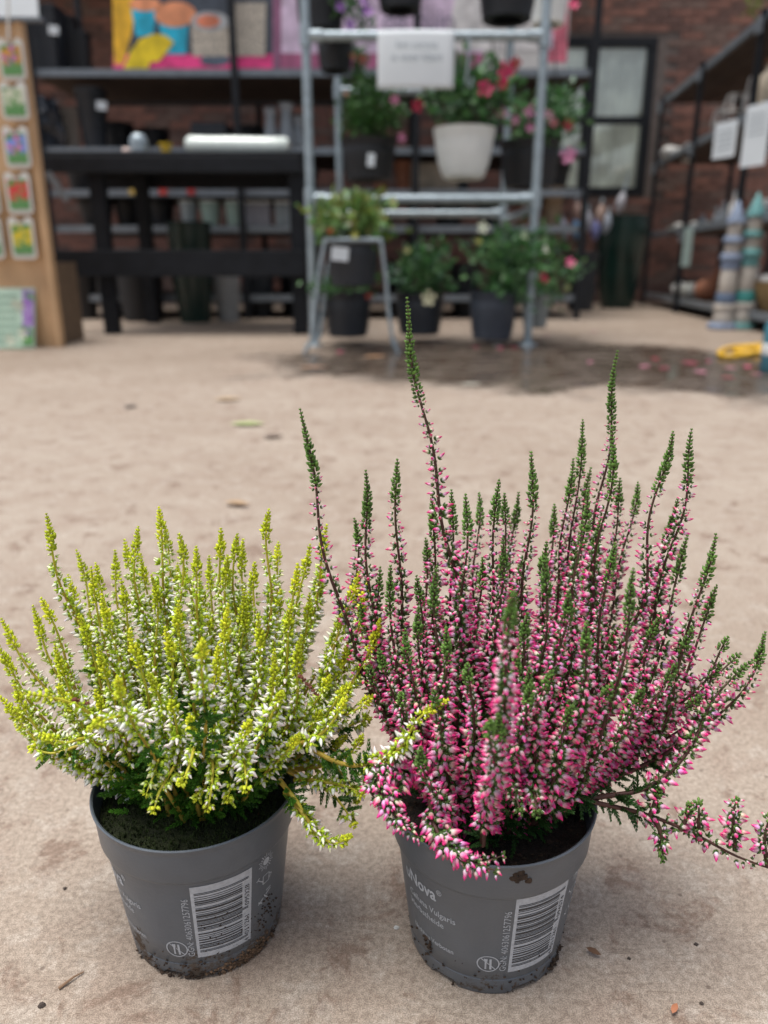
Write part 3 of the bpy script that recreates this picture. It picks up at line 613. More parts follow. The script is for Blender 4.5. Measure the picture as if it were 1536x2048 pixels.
# ================================================================== background
m_black = M('black_paint', (.011, .013, .017), .6, var=.25, scale=15, bump=.05, spec=.25)
m_blackmetal = M('black_steel', (.012, .014, .018), .55, var=.2, scale=20, spec=.3)
m_edge = M('shelf_edge_steel', (.20, .23, .26), .45, .3, var=.15, scale=30)
m_wood = M('shelf_wood', (.07, .05, .038), .7, var=.3, scale=8)
m_galv = M('galvanised_steel', (.36, .43, .47), .42, .5, var=.18, scale=35)
m_blackpot = M('black_plastic', (.010, .012, .016), .5, var=.15, scale=12)
m_greypot = M('anthracite_plastic', (.022, .027, .035), .5, var=.15, scale=12)
m_whitepot = M('white_plastic', (.82, .85, .83), .4, var=.06, scale=12)
m_paper = M('white_paper', (.74, .80, .84), .7, var=.03, scale=6)
m_ink = M('grey_pen', (.28, .33, .36), .7, var=0)
m_greenpot = M('dark_green_glaze', (.008, .030, .024), .25, var=.3, scale=6)
m_terra = M('terracotta', (.30, .12, .065), .75, var=.2, scale=10)
m_beige = M('beige_board', (.30, .25, .20), .7, var=.15, scale=8)
m_soilb = M('dark_compost', (.02, .014, .010), .95, var=.4, scale=60)
WY = 8.2                                             # brick wall plane

# ---- brick building with a window
bw = thing('brick_building', 'dark red-brown brick building with a black-framed window behind the shelves', 'building', (0, WY, 0))
wx0, wx1 = P(1098, 240, WY).x, P(1301, 240, WY).x; wz0, wz1 = P(1290, 391, WY).z, P(1290, 75, WY).z
WX, WZ, D_ = 5.6, 3.9, .25
core = MB()
for x0, x1, z0, z1 in ((-WX, wx0, 0, WZ), (wx1, WX, 0, WZ), (wx0, wx1, 0, wz0), (wx0, wx1, wz1, WZ)):
    core.box(((x0+x1)/2, WY+D_/2+.008, (z0+z1)/2), (x1-x0, D_, z1-z0))
cn = MB(); cn.box((-1.925, WY-.62, 3.02), (7.35, 1.22, .08)); cn.build('canopy', M('canopy_felt', (.10, .10, .10), .8), bw)  # unseen roof, added to shade the gap between shelving and wall
for x in (-5.4, -3, -.6, 1.6): cn = MB(); cn.bar((x, WY-.01, 2.76), (x, WY-.55, 2.975), .04, .04); cn.build('canopy_bracket', m_blackmetal, bw)  # arms of the added roof, also out of view
core.build('wall', M('mortar', (.17, .14, .125), .9, var=.2, scale=20), bw)
bmats = [M('brick_%s' % n, c, .85, var=.25, scale=25, bump=.3) for n, c in (('red_brown', (.235, .118, .092)), ('dark', (.15, .086, .072)), ('warm', (.29, .14, .105)), ('grey_brown', (.195, .13, .108)))]
BL, BH, CP = .21, .05, .0625
unit = []
for q in bmats:
    mb = MB(); mb.box((0, 0, 0), (BL, .02, BH)); o = mb.build('brick', q); unit.append(o.data); bpy.data.objects.remove(o)
cand = []; rest = MB(); row = 0; z = .035
while z < WZ-.03:
    x = -WX + (BL+.01)/2*(row % 2) + .12
    while x < WX-.1:
        if not (x+BL/2 > wx0-.005 and x-BL/2 < wx1+.005 and z+BH/2 > wz0-.005 and z-BH/2 < wz1+.005):
            d = WY; zz = z-H; dep = d*cT-zz*sT; px = 768+F*x/dep; py = 1024-F*(zz*cT+d*sT)/dep
            seen = (1300 < px < 1536 and 0 < py < 205) or (1290 < px < 1335 and py < 600) or (1140 < px < 1540 and 0 < py < 75) or (155 < px < 215 and 0 < py < 70) or (1336 < px < 1420 and 215 < py < 300) or (1325 < px < 1400 and 345 < py < 430) or (225 < px < 345 and 215 < py < 300)
            cand.append((0 if seen else 1, x + rng.uniform(-.003, .003), z + rng.uniform(-.002, .002), int(rng.choice(4, p=[.4, .25, .15, .2])), rng.uniform(-.002, .002)))
        x += BL+.010
    z += CP; row += 1
cand.sort(key=lambda c: c[0])
for k, (s_, x, z, q, dy) in enumerate(cand):
    if k < 300 and s_ == 0: link('brick', unit[q], bw, (x, WY+.002+dy, z))
    else: rest.cur = q; rest.box((x, WY+.002+dy, z), (BL, .02, BH))
tag(rest.build('brickwork', bmats, bw), kind='stuff')
wfr = MB(); fw = .075
wfr.box(((wx0+wx1)/2, WY+.03, wz1-fw/2), (wx1-wx0, .09, fw)); wfr.box(((wx0+wx1)/2, WY+.03, wz0+fw/2), (wx1-wx0, .09, fw))
for x in (wx0+fw/2, wx1-fw/2, wx0+.36*(wx1-wx0)): wfr.box((x, WY+.032, (wz0+wz1)/2), (fw if x != wx0+.36*(wx1-wx0) else .05, .085, wz1-wz0-2*fw))
zm = P(1240, 240, WY).z
wfr.box(((wx0+wx1)/2, WY+.034, zm), (wx1-wx0-2*fw, .08, .06))
wo = wfr.build('window', m_blackmetal, bw)
gm = bpy.data.materials.new('window_glass'); gm.use_nodes = True; n = gm.node_tree.nodes; l = gm.node_tree.links; n.remove(n['Principled BSDF'])
a_ = n.new('ShaderNodeBsdfTransparent'); a_.inputs[0].default_value = (.95, .98, .96, 1); b_ = n.new('ShaderNodeBsdfGlossy'); b_.inputs['Roughness'].default_value = .03
fr_ = n.new('ShaderNodeMath'); fr_.operation = 'ADD'; lw = n.new('ShaderNodeFresnel'); lw.inputs[0].default_value = 1.5; l.new(lw.outputs[0], fr_.inputs[0]); fr_.inputs[1].default_value = .10
ms = n.new('ShaderNodeMixShader'); l.new(fr_.outputs[0], ms.inputs[0]); l.new(a_.outputs[0], ms.inputs[1]); l.new(b_.outputs[0], ms.inputs[2]); l.new(ms.outputs[0], n['Material Output'].inputs['Surface'])
xm = wx0+.36*(wx1-wx0)
for x0, x1 in ((wx0+fw, xm-.025), (xm+.025, wx1-fw)):
    for z0, z1 in ((wz0+fw, zm-.03), (zm+.03, wz1-fw)):
        p = MB(); p.box(((x0+x1)/2, WY+.04, (z0+z1)/2), (x1-x0, .006, z1-z0)); p.build('pane', gm, wo)
cu = MB(); N_ = 90; vs = []
for zz in (wz0+.05, wz1-.05):
    for i in range(N_+1): vs.append((wx0 + (wx1-wx0)*i/N_, WY+.16+.02*math.sin(i*1.1)+.01*math.sin(i*.37), zz))
cu.add(vs, [(i, i+1, N_+2+i, N_+1+i) for i in range(N_)])
cu.build('curtain', M('pale_curtain', (.84, .88, .83), .8, var=.3, scale=5, trans=.6), bw, smooth=True)
rm = MB(); rm.box(((wx0+wx1)/2, WY+2.2, (wz0+wz1)/2), (wx1-wx0+.6, .04, wz1-wz0+.6)); rm.build('room_wall', M('room_plaster', (.75, .75, .70), .8), bw)

# ---- generic makers for potted plants out of focus
def leaf_cloud(name, parent, c, d, n, size, cols, seed, mat, up=.25):
    r = np.random.default_rng(seed); c = np.array(c); d = np.array(d)/2
    k = max(5, n//22); dirs = r.normal(0, 1, (k, 3)); dirs /= np.linalg.norm(dirs, axis=1, keepdims=True)
    cl = c + dirs*d*r.uniform(.25, .95, (k, 1)); i = r.integers(0, k, n)
    q = cl[i] + r.normal(0, 1, (n, 3))*d*.20; D = (q-c)/d*.6 + r.normal(0, .55, (n, 3)); D[:, 2] += up
    lf = (np.array([(0, 0, 0), (.26, .06, .35), (-.26, .06, .35), (.2, .03, .72), (-.2, .03, .72), (0, -.05, 1.0), (0, -.02, .5)]),
          np.array([(0, 1, 6), (0, 6, 2), (1, 3, 6), (2, 6, 4), (3, 5, 6), (4, 6, 5)]), np.ones((7, 3)))
    C = np.array(cols)[r.integers(0, len(cols), n)]*r.uniform(.6, 1.35, (n, 1)); s = size*r.uniform(.6, 1.3, n)
    V, T, Cc = inst(*lf, frames(D, r.uniform(0, 6.28, n)), q, s, C)
    return tag(link(name, tri_mesh(name, V-np.array(WLOC[parent.name]), T, mat, Cc), parent), kind='stuff')
m_bleaf = M('broad_leaf', (0, 0, 0), .4, attr=True, var=0, trans=.2)
def flower(parent, c, r, col, seed, face=(0, -1, .25)):
    q = random.Random(seed); f = Vector(face) + Vector((q.uniform(-.5, .5), 0, q.uniform(-.4, .4))); mb = MB()
    R = Vector((0, 0, 1)).rotation_difference(f).to_matrix(); c = Vector(c)
    for k in range(5):
        a = 2*math.pi*k/5 + q.uniform(-.15, .15); pts = [(0, 0, 0)] + [(r*rr*math.cos(a+da), r*rr*math.sin(a+da), r*zz) for rr, da, zz in ((.55, -.45, .10), (.95, -.35, .22), (1.05, .0, .16), (.95, .35, .22), (.55, .45, .10))]
        mb.add([c + R @ Vector(p) for p in pts], [(0, 1, 2, 3), (0, 3, 4, 5)])
    mb.lathe([(.0, -.25*r), (.10*r, -.1*r), (.14*r, .10*r), (.0, .16*r)], c, 8, ax=f)
    nm = 'petal_%02d%02d%02d' % tuple(int(v*99) for v in col)
    return mb.build('flower', M(nm, col, .5, var=.1, scale=80, trans=.2), parent, smooth=True)
GR = [(.06, .18, .05), (.09, .24, .07), (.05, .13, .045), (.13, .26, .10), (.10, .20, .12)]
GY = [(.10, .20, .05), (.16, .25, .05), (.08, .18, .05), (.24, .24, .06)]
def pot_part(parent, xl, xr, yt, yb, Y, mat, taper=.78, rim=True, name='pot', n=28):
    x = (xl+xr)/2; a, b = P(x, yt, Y), P(x, yb, Y); r = (xr-xl)/2*mpp(yt, Y); h = a.z-b.z; z0 = b.z; cx = a.x
    prof = [(r*taper*.7, .006), (r*taper*.96, 0), (r*(taper+.06), .008), (r*(taper+.25*(1-taper)), h*.08), (r*(taper+.58*(1-taper)), h*.30), (r*(taper+.84*(1-taper)), h*.62), (r*(taper+.91*(1-taper)), h*.78)]
    prof += [(r*.97, h*.80), (r, h*.84), (r*1.02, h*.985), (r*1.03, h)] if rim else [(r*.96, h*.9), (r, h)]
    prof += [(r*.95, h), (r*.90, h*.86), (r*.001, h*.84)]
    mb = MB(); mb.lathe(prof, (cx, Y, z0), n); mb.build(name, mat, parent, smooth=True)
    return Vector((cx, Y, z0)), r, h
def base_at(xl, xr, yb, Y): p = P((xl+xr)/2, yb, Y); return (p.x, p.y, p.z)
def sticker(parent, x, y, w, h, Y, mat=None, name='sticker'):
    p = P(x, y, Y); s = mpp(y, Y); mb = MB(); mb.box(p, (w*s, .003, h*s), ry=.1); return mb.build(name, mat or m_paper, parent)
def potted(label, xl, xr, yt, yb, Y, mat, leaf, flowers=(), group=None, cols=GR, size=.05, name='potted_flower', cat_='potted plant', stick=None, cords=None, seed=1, taper=.78, n=260):
    t = thing(name, label, cat_, base_at(xl, xr, yb, Y), group)
    c, r, h = pot_part(t, xl, xr, yt, yb, Y, mat, taper)
    so = MB(); so.lathe([(r*.9, 0), (r*.5, .008), (.001, .012)], (c.x, c.y, c.z+h*.85), 16); so.build('compost', m_soilb, t)
    if leaf:
        x0, x1, y0, y1 = leaf; a, b = P((x0+x1)/2, y0, Y), P((x0+x1)/2, y1, Y); w = (x1-x0)*mpp((y0+y1)/2, Y)
        leaf_cloud('foliage', t, ((a.x+b.x)/2, Y, (a.z+b.z)/2), (w, min(w, .42), (a.z-b.z)), int(n*2.6), size*.70, cols, seed, m_bleaf)
        st = MB()
        for k in range(5):
            q = random.Random(seed*7+k); e = Vector(((a.x+b.x)/2+q.uniform(-.3, .3)*w, Y+q.uniform(-.08, .08), (a.z+b.z)/2+q.uniform(-.1, .3)*(a.z-b.z)))
            st.tube([(c.x, c.y, c.z+h*.84), (c.x*.6+e.x*.4, c.y, (c.z+h)*.5+e.z*.5), e], [.005, .004, .002], 5)
        st.build('stem', M('green_stem', (.06, .10, .03), .6), t)
    for k, (x, y, rr, col) in enumerate(flowers): flower(t, P(x, y, Y-.16), rr*.82*mpp(y, Y), col, seed*31+k)
    if stick: sticker(t, *stick)
    if cords:
        for x, y in cords:
            mb = MB(); mb.tube([P(x, y, Y), (c.x + (r if x > (xl+xr)/2 else -r)*.96, Y, c.z+h)], .004, 5); mb.build('cord', m_blackpot, t)
    return t

# ---- galvanised tube rack
RY, RR = 3.97, 5.15
rk = thing('tube_rack', 'galvanised steel tube rack hung with flower pots in front of the shelves', 'rack', (P(830, 690, RY).x, RY, 0))
xl, xr = P(620, 380, RY).x, P(1072, 380, RY).x; zt, zl = P(830, 72, RY).z, P(830, 398, RY).z; xl2, xr2 = P(678, 300, RR).x, P(1012, 300, RR).x; ztop = 2.25; tr = .021
def tubepart(name, pts, r=tr, mat=m_galv): mb = MB(); mb.tube(pts, r, 14); return mb.build(name, mat, rk, smooth=True)
for x in (xl, xr): tubepart('post', [(x, RY, 0), (x, RY, ztop)])
for x in (xl2, xr2): tubepart('post', [(x, RR, 0), (x, RR, ztop)])
for z in (zt, zl, ztop-.03): tubepart('rail', [(xl+tr, RY, z), (xr-tr, RY, z)]); tubepart('rail', [(xl2+tr, RR, z), (xr2-tr, RR, z)])
for z in (zl-.045, ztop-.08):
    for a, b in ((xl, xl2), (xr, xr2)): tubepart('side_rail', [(a, RY+tr, z), (b, RR-tr, z)])
for x, y in ((xl, RY), (xr, RY), (xl2, RR), (xr2, RR)):
    for z in (zt, zl, ztop-.03):
        mb = MB(); mb.lathe([(tr+.001, -.045), (tr+.007, -.042), (tr+.007, .042), (tr+.001, .045)], (x, y, z), 14); s_ = 1 if x in (xl, xl2) else -1
        mb.lathe([(tr+.001, .075), (tr+.006, .072), (tr+.006, .015)], (x, y, z), 14, ax=(s_, 0, 0)); mb.build('clamp', m_galv, rk, smooth=True)
    mb = MB(); mb.lathe([(.001, .012), (.045, .008), (.05, 0), (.001, 0)], (x, y, 0), 14); mb.build('foot_plate', m_galv, rk)

# ---- paper sign on the rack
a, b = P(755, 60, RY-.035), P(907, 178, RY-.035); t = thing('paper_sign', 'white paper sign with two lines of handwriting hung on the tube rack', 'sign', ((a.x+b.x)/2, RY-.035, b.z))
mb = MB(); N_ = 12; vs = []
for j in range(N_+1):
    for i in range(N_+1):
        u, v = i/N_, j/N_; vs.append((a.x+(b.x-a.x)*u, RY-.035-.012*math.sin(u*3.1)-.02*(1-v)*v, b.z+(a.z-b.z)*v))
mb.add(vs, [(j*(N_+1)+i, j*(N_+1)+i+1, (j+1)*(N_+1)+i+1, (j+1)*(N_+1)+i) for j in range(N_) for i in range(N_)])
sh = mb.build('sheet', m_paper, t, smooth=True); so_ = sh.modifiers.new('thick', 'SOLIDIFY'); so_.thickness = .0015
for body, px, py, w in (('Ivm corona', 792, 97, 82), ('is voor klant', 782, 122, 102)):
    v, f = text_tris(body, .045); mx_ = max(q[0] for q in v); s_ = w*mpp(py, RY)/mx_; o_ = P(px, py, RY-.062)
    mb = MB(); mb.add([(o_.x+q[0]*s_, RY-.062, o_.z+q[1]) for q in v], f); mb.build('handwriting', m_ink, t)

# ---- pots hanging on the rack
HOT, RED, PK, PUR, CRM = (.75, .03, .16), (.45, .015, .05), (.72, .25, .45), (.30, .09, .45), (.70, .68, .45)
HG = 'pots hanging on the tube rack'
potted('white hanging pot with red mandevilla flowers, under the paper sign', 868, 990, 258, 358, 4.15, m_whitepot, (845, 1050, 128, 262), [(1010, 142, 22, HOT), (1030, 128, 16, RED), (970, 178, 20, HOT), (835, 212, 15, RED), (1005, 168, 14, RED)], HG, name='hanging_pot', seed=2, size=.075, n=300, taper=.62, cords=[(880, 80), (985, 80)])
potted('black hanging pot with feathery green plant and white sticker, near the left rack post', 682, 792, 280, 362, 4.35, m_blackpot, (680, 805, 165, 285), [(788, 200, 13, PK), (803, 275, 10, PK), (692, 188, 6, (.6, .3, .2))], HG, name='hanging_pot', seed=3, size=.045, n=520, stick=(742, 320, 15, 24, 4.19), cords=[(700, 82), (780, 182)], cols=[(.06, .17, .04), (.05, .13, .04), (.08, .20, .05)])
potted('black hanging pot with pale pink flowers by the right rack post', 1003, 1120, 283, 378, 4.45, m_blackpot, (1020, 1160, 180, 300), [(1057, 222, 17, PK), (1096, 232, 15, (.75, .38, .52)), (1060, 256, 12, PK), (1137, 312, 19, PK), (1135, 250, 14, RED), (1005, 225, 14, (.6, .2, .3)), (1108, 246, 10, (.6, .2, .22)), (1030, 240, 12, PK)], HG, name='hanging_pot', seed=4, size=.06, n=300, cords=[(1015, 82), (1108, 82)])
potted('black hanging pot with purple petunias at the upper left rack corner', 588, 690, -60, 66, 4.30, m_blackpot, (640, 752, -90, 75), [(682, 14, 13, PUR), (735, 24, 15, PUR), (700, 48, 12, (.36, .16, .55)), (728, 5, 10, PUR)], HG, name='hanging_pot', seed=5, size=.045, n=200, cords=[(600, -160), (680, -160)])
potted('small black hanging pot with orange bloom below the purple petunias', 634, 706, 84, 145, 4.55, m_blackpot, (690, 740, 85, 175), [(725, 118, 11, (.5, .12, .08)), (706, 112, 8, (.55, .25, .1))], HG, name='hanging_pot', seed=6, size=.05, n=60, cords=[(640, -120), (700, -120)])
potted('black hanging pot cut by the top edge above the paper sign', 752, 850, -70, 24, 4.25, m_blackpot, (740, 870, -160, -50), [], HG, name='hanging_pot', seed=7, n=120, cords=[(760, -170), (845, -170)])
potted('black hanging pot cut by the top edge beside the right rack post', 958, 1078, -70, 44, 4.22, m_blackpot, (940, 1090, -170, -50), [], HG, name='hanging_pot', seed=8, n=120, cords=[(965, -170), (1070, -170)])
potted('white hanging pot with pink flower, cut by the top edge behind the rack post', 1062, 1142, -70, 52, 4.75, m_whitepot, (1050, 1140, -160, -55), [(1147, 10, 13, HOT)], HG, name='hanging_pot', seed=9, n=120, cords=[(1070, -160), (1135, -160)])
for k, (x, y0, y1, lab) in enumerate(((938, 78, 165, 'strip of clear plastic hook hanging from the upper rack rail'),)):
    mb = MB(); a, b = P(x, y0, RY-.03), P(x-6, y1, RY-.03); mb.tube([a, (a.x, a.y-.01, (a.z+b.z)/2), b, (b.x+.02, b.y, b.z-.02), (b.x+.03, b.y, b.z+.02)], .006, 8)
    tag(mb.build('hook', m_galv, origin=a, smooth=True), lab, 'hook')

# ---- plants on and under the rack, on the floor
t = thing('plant_stand', 'pale wire plant stand with splayed legs below the tube rack', 'plant stand', tuple(G(705, 700)))
yb = G(705, 706).y
def wire(name, pts): mb = MB(); mb.tube(pts, .009, 8); mb.build(name, m_galv, t, smooth=True)
for xs in ((650, 636, 630, 622, 608), (762, 772, 777, 785, 797)):
    wire('leg', [P(x, y, yb) for x, y in zip(xs, (480, 560, 620, 685, 706))])
    p1 = [P(x, y, yb) for x, y in zip(xs, (480, 560, 620, 685, 706))]; wire('leg', [(p.x*.96, p.y+.34, p.z) for p in p1])
a, b = P(650, 480, yb), P(762, 480, yb)
wire('top_hoop', [a, b, (b.x, yb+.34, b.z), (a.x, yb+.34, a.z), a])
potted('dark pot with a yellow-green leafy plant in the wire plant stand', 652, 758, 476, 572, 3.75, m_greypot, (612, 790, 375, 495), [(660, 462, 7, (.6, .10, .03)), (710, 470, 9, (.50, .5, .1)), (700, 448, 6, (.6, .58, .4))], 'potted plants at the rack foot', cols=GY, seed=11, size=.07, n=230, stick=(680, 508, 34, 26, 3.60))
PG = 'potted plants at the rack foot'
potted('dark pot with leafy plant and orange bloom standing under the wire stand', 648, 742, 582, 672, 4.05, m_greypot, (610, 770, 535, 600), [(738, 593, 9, (.45, .06, .03))], PG, seed=12, size=.055, n=90)
potted('dark pot with a cream flower, middle of the floor row under the rack', 792, 888, 585, 668, 4.15, m_greypot, (785, 895, 480, 600), [(858, 596, 18, CRM), (815, 500, 9, (.5, .5, .2)), (745, 530, 8, (.4, .4, .3))], PG, seed=13, size=.065, n=210)
potted('dark blue-grey pot with bushy green plant beside the right rack post', 940, 1035, 582, 678, 4.00, M('blue_grey_plastic', (.042, .052, .070), .45), (925, 1120, 455, 615), [(966, 455, 14, (.62, .66, .5)), (1086, 556, 14, (.42, .015, .05)), (1141, 525, 12, (.70, .10, .25)), (957, 482, 8, (.55, .55, .15)), (1092, 498, 9, (.7, .72, .6)), (1050, 470, 10, (.45, .55, .35))], PG, seed=14, size=.065, n=380)
potted('pale pot half hidden by leaves behind the right rack post', 1045, 1100, 590, 655, 4.3, M('pale_grey_pot', (.28, .30, .29), .6), (1030, 1150, 480, 600), [(1135, 575, 8, (.4, .45, .2))], PG, seed=15, size=.06, n=120)

# ---- black potting bench
BY = 4.55; bl, br = P(92, 420, BY).x, P(607, 420, BY).x; dz = .95
t = thing('potting_bench', 'black painted timber bench with two wide front boards', 'bench', ((bl+br)/2, BY, 0))
zt1, zt0, zl1, zl0 = P(350, 312, BY).z, P(350, 346, BY).z, P(350, 500, BY).z, P(350, 553, BY).z
def bp(name, c, d, **k): mb = MB(); mb.box(c, d); mb.build(name, m_black, t, bevel=.004, **k)
bp('apron', ((bl+br)/2, BY, (zt0+zt1)/2), (br-bl, .04, zt1-zt0)); bp('lower_board', ((bl+br)/2, BY, (zl0+zl1)/2), (br-bl, .04, zl1-zl0))
bp('apron', ((bl+br)/2, BY+dz, (zt0+zt1)/2), (br-bl, .04, zt1-zt0-.002))
for x in (bl+.28, br-.04):
    for y in (BY+.062, BY+dz-.062): bp('leg', (x, y, (zt1-.004)/2), (.08, .08, zt1-.004))
for k in range(7): bp('plank', ((bl+br)/2, BY+.06+k*.138, zt1+.012), (br-bl+.02, .128, .022))
mb = MB(); mb.bar(P(95, 345, BY-.03), P(135, 402, BY-.03), .02, .03); mb.build('brace', m_edge, t)
bz = zt1+.0235
def on_bench(x, Y, z=bz): return Vector((P(x, 300, Y).x, Y, z))
def rad(px, Y, y=300): return px/2*mpp(y, Y)
q = on_bench(476, 4.80); Lr = rad(204, 4.80); rr = rad(40, 4.80); t = thing('foil_roll', 'pale translucent plastic roll lying on the black bench', 'roll', tuple(q))
mroll = M('clear_film', (.72, .80, .76), .22, var=.1, scale=40, coat=.5)
for k, (dy, dz_) in enumerate(((0, 0),)):
    mb = MB(); mb.lathe([(rr*.25, 0), (rr*.8, .002), (rr, .02), (rr*.96, Lr*.5), (rr, Lr), (rr*.97, Lr*1.5), (rr, Lr*2-.02), (rr*.8, Lr*2-.002), (rr*.25, Lr*2)], (q.x-Lr, q.y, q.z+rr), 24, ax=(1, 0, -.014)); mb.build('film', mroll, t, smooth=True)
    mb = MB(); mb.tube([(q.x-Lr-.01, q.y, q.z+rr), (q.x+Lr+.01, q.y, q.z+rr-.006)], rr*.22, 12); mb.build('cardboard_core', m_beige, t)
q = on_bench(279, 4.72); r1 = rad(36, 4.72); t = thing('metal_tumbler', 'small silver domed tumbler on the black bench', 'tumbler', tuple(q))
mb = MB(); mb.lathe([(.001, 0), (r1, 0), (r1, .06), (r1*.94, .085), (r1*.6, .107), (.001, .112)], q, 20); mb.build('body', m_galv, t, smooth=True)
mb = MB(); mb.lathe([(r1*1.01, .012), (r1*1.07, .014), (r1*1.07, .022), (r1*1.01, .024)], q, 20); mb.build('band', m_edge, t, smooth=True)
q = on_bench(332, 4.72); t = thing('yellow_ball', 'small yellow spool on the black bench beside the tumbler', 'spool', tuple(q)); r1 = rad(28, 4.72); my = M('yellow_plastic', (.72, .50, .03), .4)
mb = MB(); mb.lathe([(.001, 0), (r1, 0), (r1, .012), (r1*.7, .018), (r1*.7, .045), (r1, .05), (r1, .06), (.001, .062)], q, 18); mb.build('spool', my, t, smooth=True)
q = on_bench(253, 4.70); t = thing('pink_pebble', 'tiny pale pink pebble beside the tumbler on the bench', 'pebble', tuple(q)); mb = MB(); mb.blob((q.x, q.y, q.z+.019), (.05, .05, .038), 12, .08, 3); mb.build('stone', M('pink_stone', (.70, .55, .50), .5), t, smooth=True)

# ---- long shelving unit
SY, SD = 5.85, .95; sl, sr = P(60, 147, SY).x, P(1192, 150, SY).x
t = thing('shelving_unit', 'long black steel shelving unit with grey shelf edges along the brick wall', 'shelving', ((sl+sr)/2, SY, 0)); SH = t
levels = [P(350, y, SY).z for y in (146, 302, 386, 458, 596)]
for k, z in enumerate(levels):
    sh = MB(); sh.box(((sl+sr)/2, SY, z), (sr-sl, .03, .045)); so = sh.build('shelf_edge', m_edge if k else m_edge, t)
    for j in range(5):
        pl = MB(); pl.box(((sl+sr)/2, SY+.11+j*.185, z+.004), (sr-sl-.01, .176, .026)); pl.build('plank', m_wood, t)
    bk = MB(); bk.box(((sl+sr)/2, SY+SD+.03, z), (sr-sl, .03, .044)); bk.build('rear_edge', m_blackmetal, t)
ups = [sl+.02, P(484, 400, SY).x, P(830, 400, SY).x, sr-.02]
for x in ups:
    for y in (SY-.03, SY+SD+.06): mb = MB(); mb.box((x, y, 1.25), (.045, .03, 2.5)); mb.build('upright', m_blackmetal, t)
def L(k): return levels[k] + .024
def shelf_pt(x, k, Y): return Vector((P(x, 300, Y).x, Y, L(k)))
# things on the top shelf
t = thing('square_planter', 'tall tapered black planter with a round white sticker on the top shelf', 'planter', tuple(shelf_pt(118, 0, 6.02)))
q = shelf_pt(118, 0, 6.02); w = 72*mpp(80, 6.02); mb = MB(); mb.box((q.x, q.y, q.z+.19), (w, w, .38), tap=.72); mb.build('body', m_greypot, t, bevel=.01)
mb = MB(); mb.box((q.x, q.y, q.z+.385), (w*1.04, w*1.04, .02)); mb.build('rim', m_greypot, t); s_ = sticker(t, 107, 60, 20, 16, 6.02-w*.5)
for x, w_, h_, lab in ((160, 40, .36, 'narrow black planter beside the tall tapered one on the top shelf'), (184, 34, .27, 'short black planter next to the colourful banner on the top shelf')):
    q = shelf_pt(x, 0, 6.15); w = w_*mpp(80, 6.15); t = thing('square_planter', lab, 'planter', tuple(q)); mb = MB(); mb.box((q.x, q.y, q.z+h_/2), (w, w, h_), tap=.75); mb.build('body', m_blackpot, t, bevel=.01); mb = MB(); mb.box((q.x, q.y, q.z+h_+.005), (w*1.05, w*1.05, .02)); mb.build('rim', m_blackpot, t)
# second shelf
q = shelf_pt(193, 1, 6.0); t = thing('round_planter', 'tall tapering charcoal planter with white sticker on the shelf above the bench', 'planter', tuple(q)); mb = MB(); w = 62*mpp(210, 6.0)/2
mb.lathe([(.001, 0), (w*.72, 0), (w*.98, .36), (w*1.02, .365), (w*1.02, .385), (w*.9, .385), (w*.88, .3), (.001, .28)], q, 24); mb.build('body', m_greypot, t, smooth=True); sticker(t, 203, 211, 20, 16, 6.0-w)
q = shelf_pt(108, 1, 5.95); t = thing('plastic_bag', 'crumpled black plastic bag hanging off the shelf beside the display board', 'bag', tuple(q)); mb = MB(); mb.blob((q.x, q.y, q.z+.15), (.20, .16, .34), 14, .28, 5); mb.build('bag', M('bin_liner', (.03, .035, .045), .25, var=.3, scale=12), t)
q = shelf_pt(140, 1, 6.0); t = thing('leaning_board', 'grey-beige board leaning behind the black plastic bag', 'board', tuple(q)); mb = MB(); mb.box((q.x, q.y+.05, q.z+.14), (.12, .02, .28), rx=-.1); mb.build('panel', m_beige, t)
q = shelf_pt(428, 1, 6.1); t = thing('dark_crate', 'low dark grey crate behind the plastic roll', 'crate', tuple(q)); w = 66*mpp(260, 6.1); mb = MB(); mb.box((q.x, q.y, q.z+.01), (w, .3, .02))
mb.build('bottom', m_greypot, t)
for dx, dy, ww, dd in ((0, -.15, w, .012), (0, .15, w, .012), (-w/2, 0, .012, .288), (w/2, 0, .012, .288)): mb = MB(); mb.box((q.x+dx, q.y+dy, q.z+.085), (ww, dd, .17)); mb.build('side', m_greypot, t)
m_glass = M('grey_glass', (.30, .33, .36), .08, var=.1, spec=.8, coat=.6)
for k, (x, h_, r_) in enumerate(((543, .26, .05), (575, .30, .06), (598, .22, .045))):
    q = shelf_pt(x, 1, 6.0+.04*k); t = thing('glass_vase', ('short round', 'tallest', 'narrow')[k] + ' smoky glass vase on the shelf behind the rack post', 'vase', tuple(q), 'smoky glass vases')
    mb = MB(); mb.lathe([(.001, 0), (r_*.8, 0), (r_*1.1, h_*.3), (r_*.6, h_*.75), (r_*.9, h_)], q, 18); mb.build('body', m_glass, t, smooth=True)
    mb = MB(); mb.lathe([(r_*.86, h_-.004), (r_*.97, h_), (r_*.86, h_+.008)], q, 18); mb.build('lip', m_galv, t)
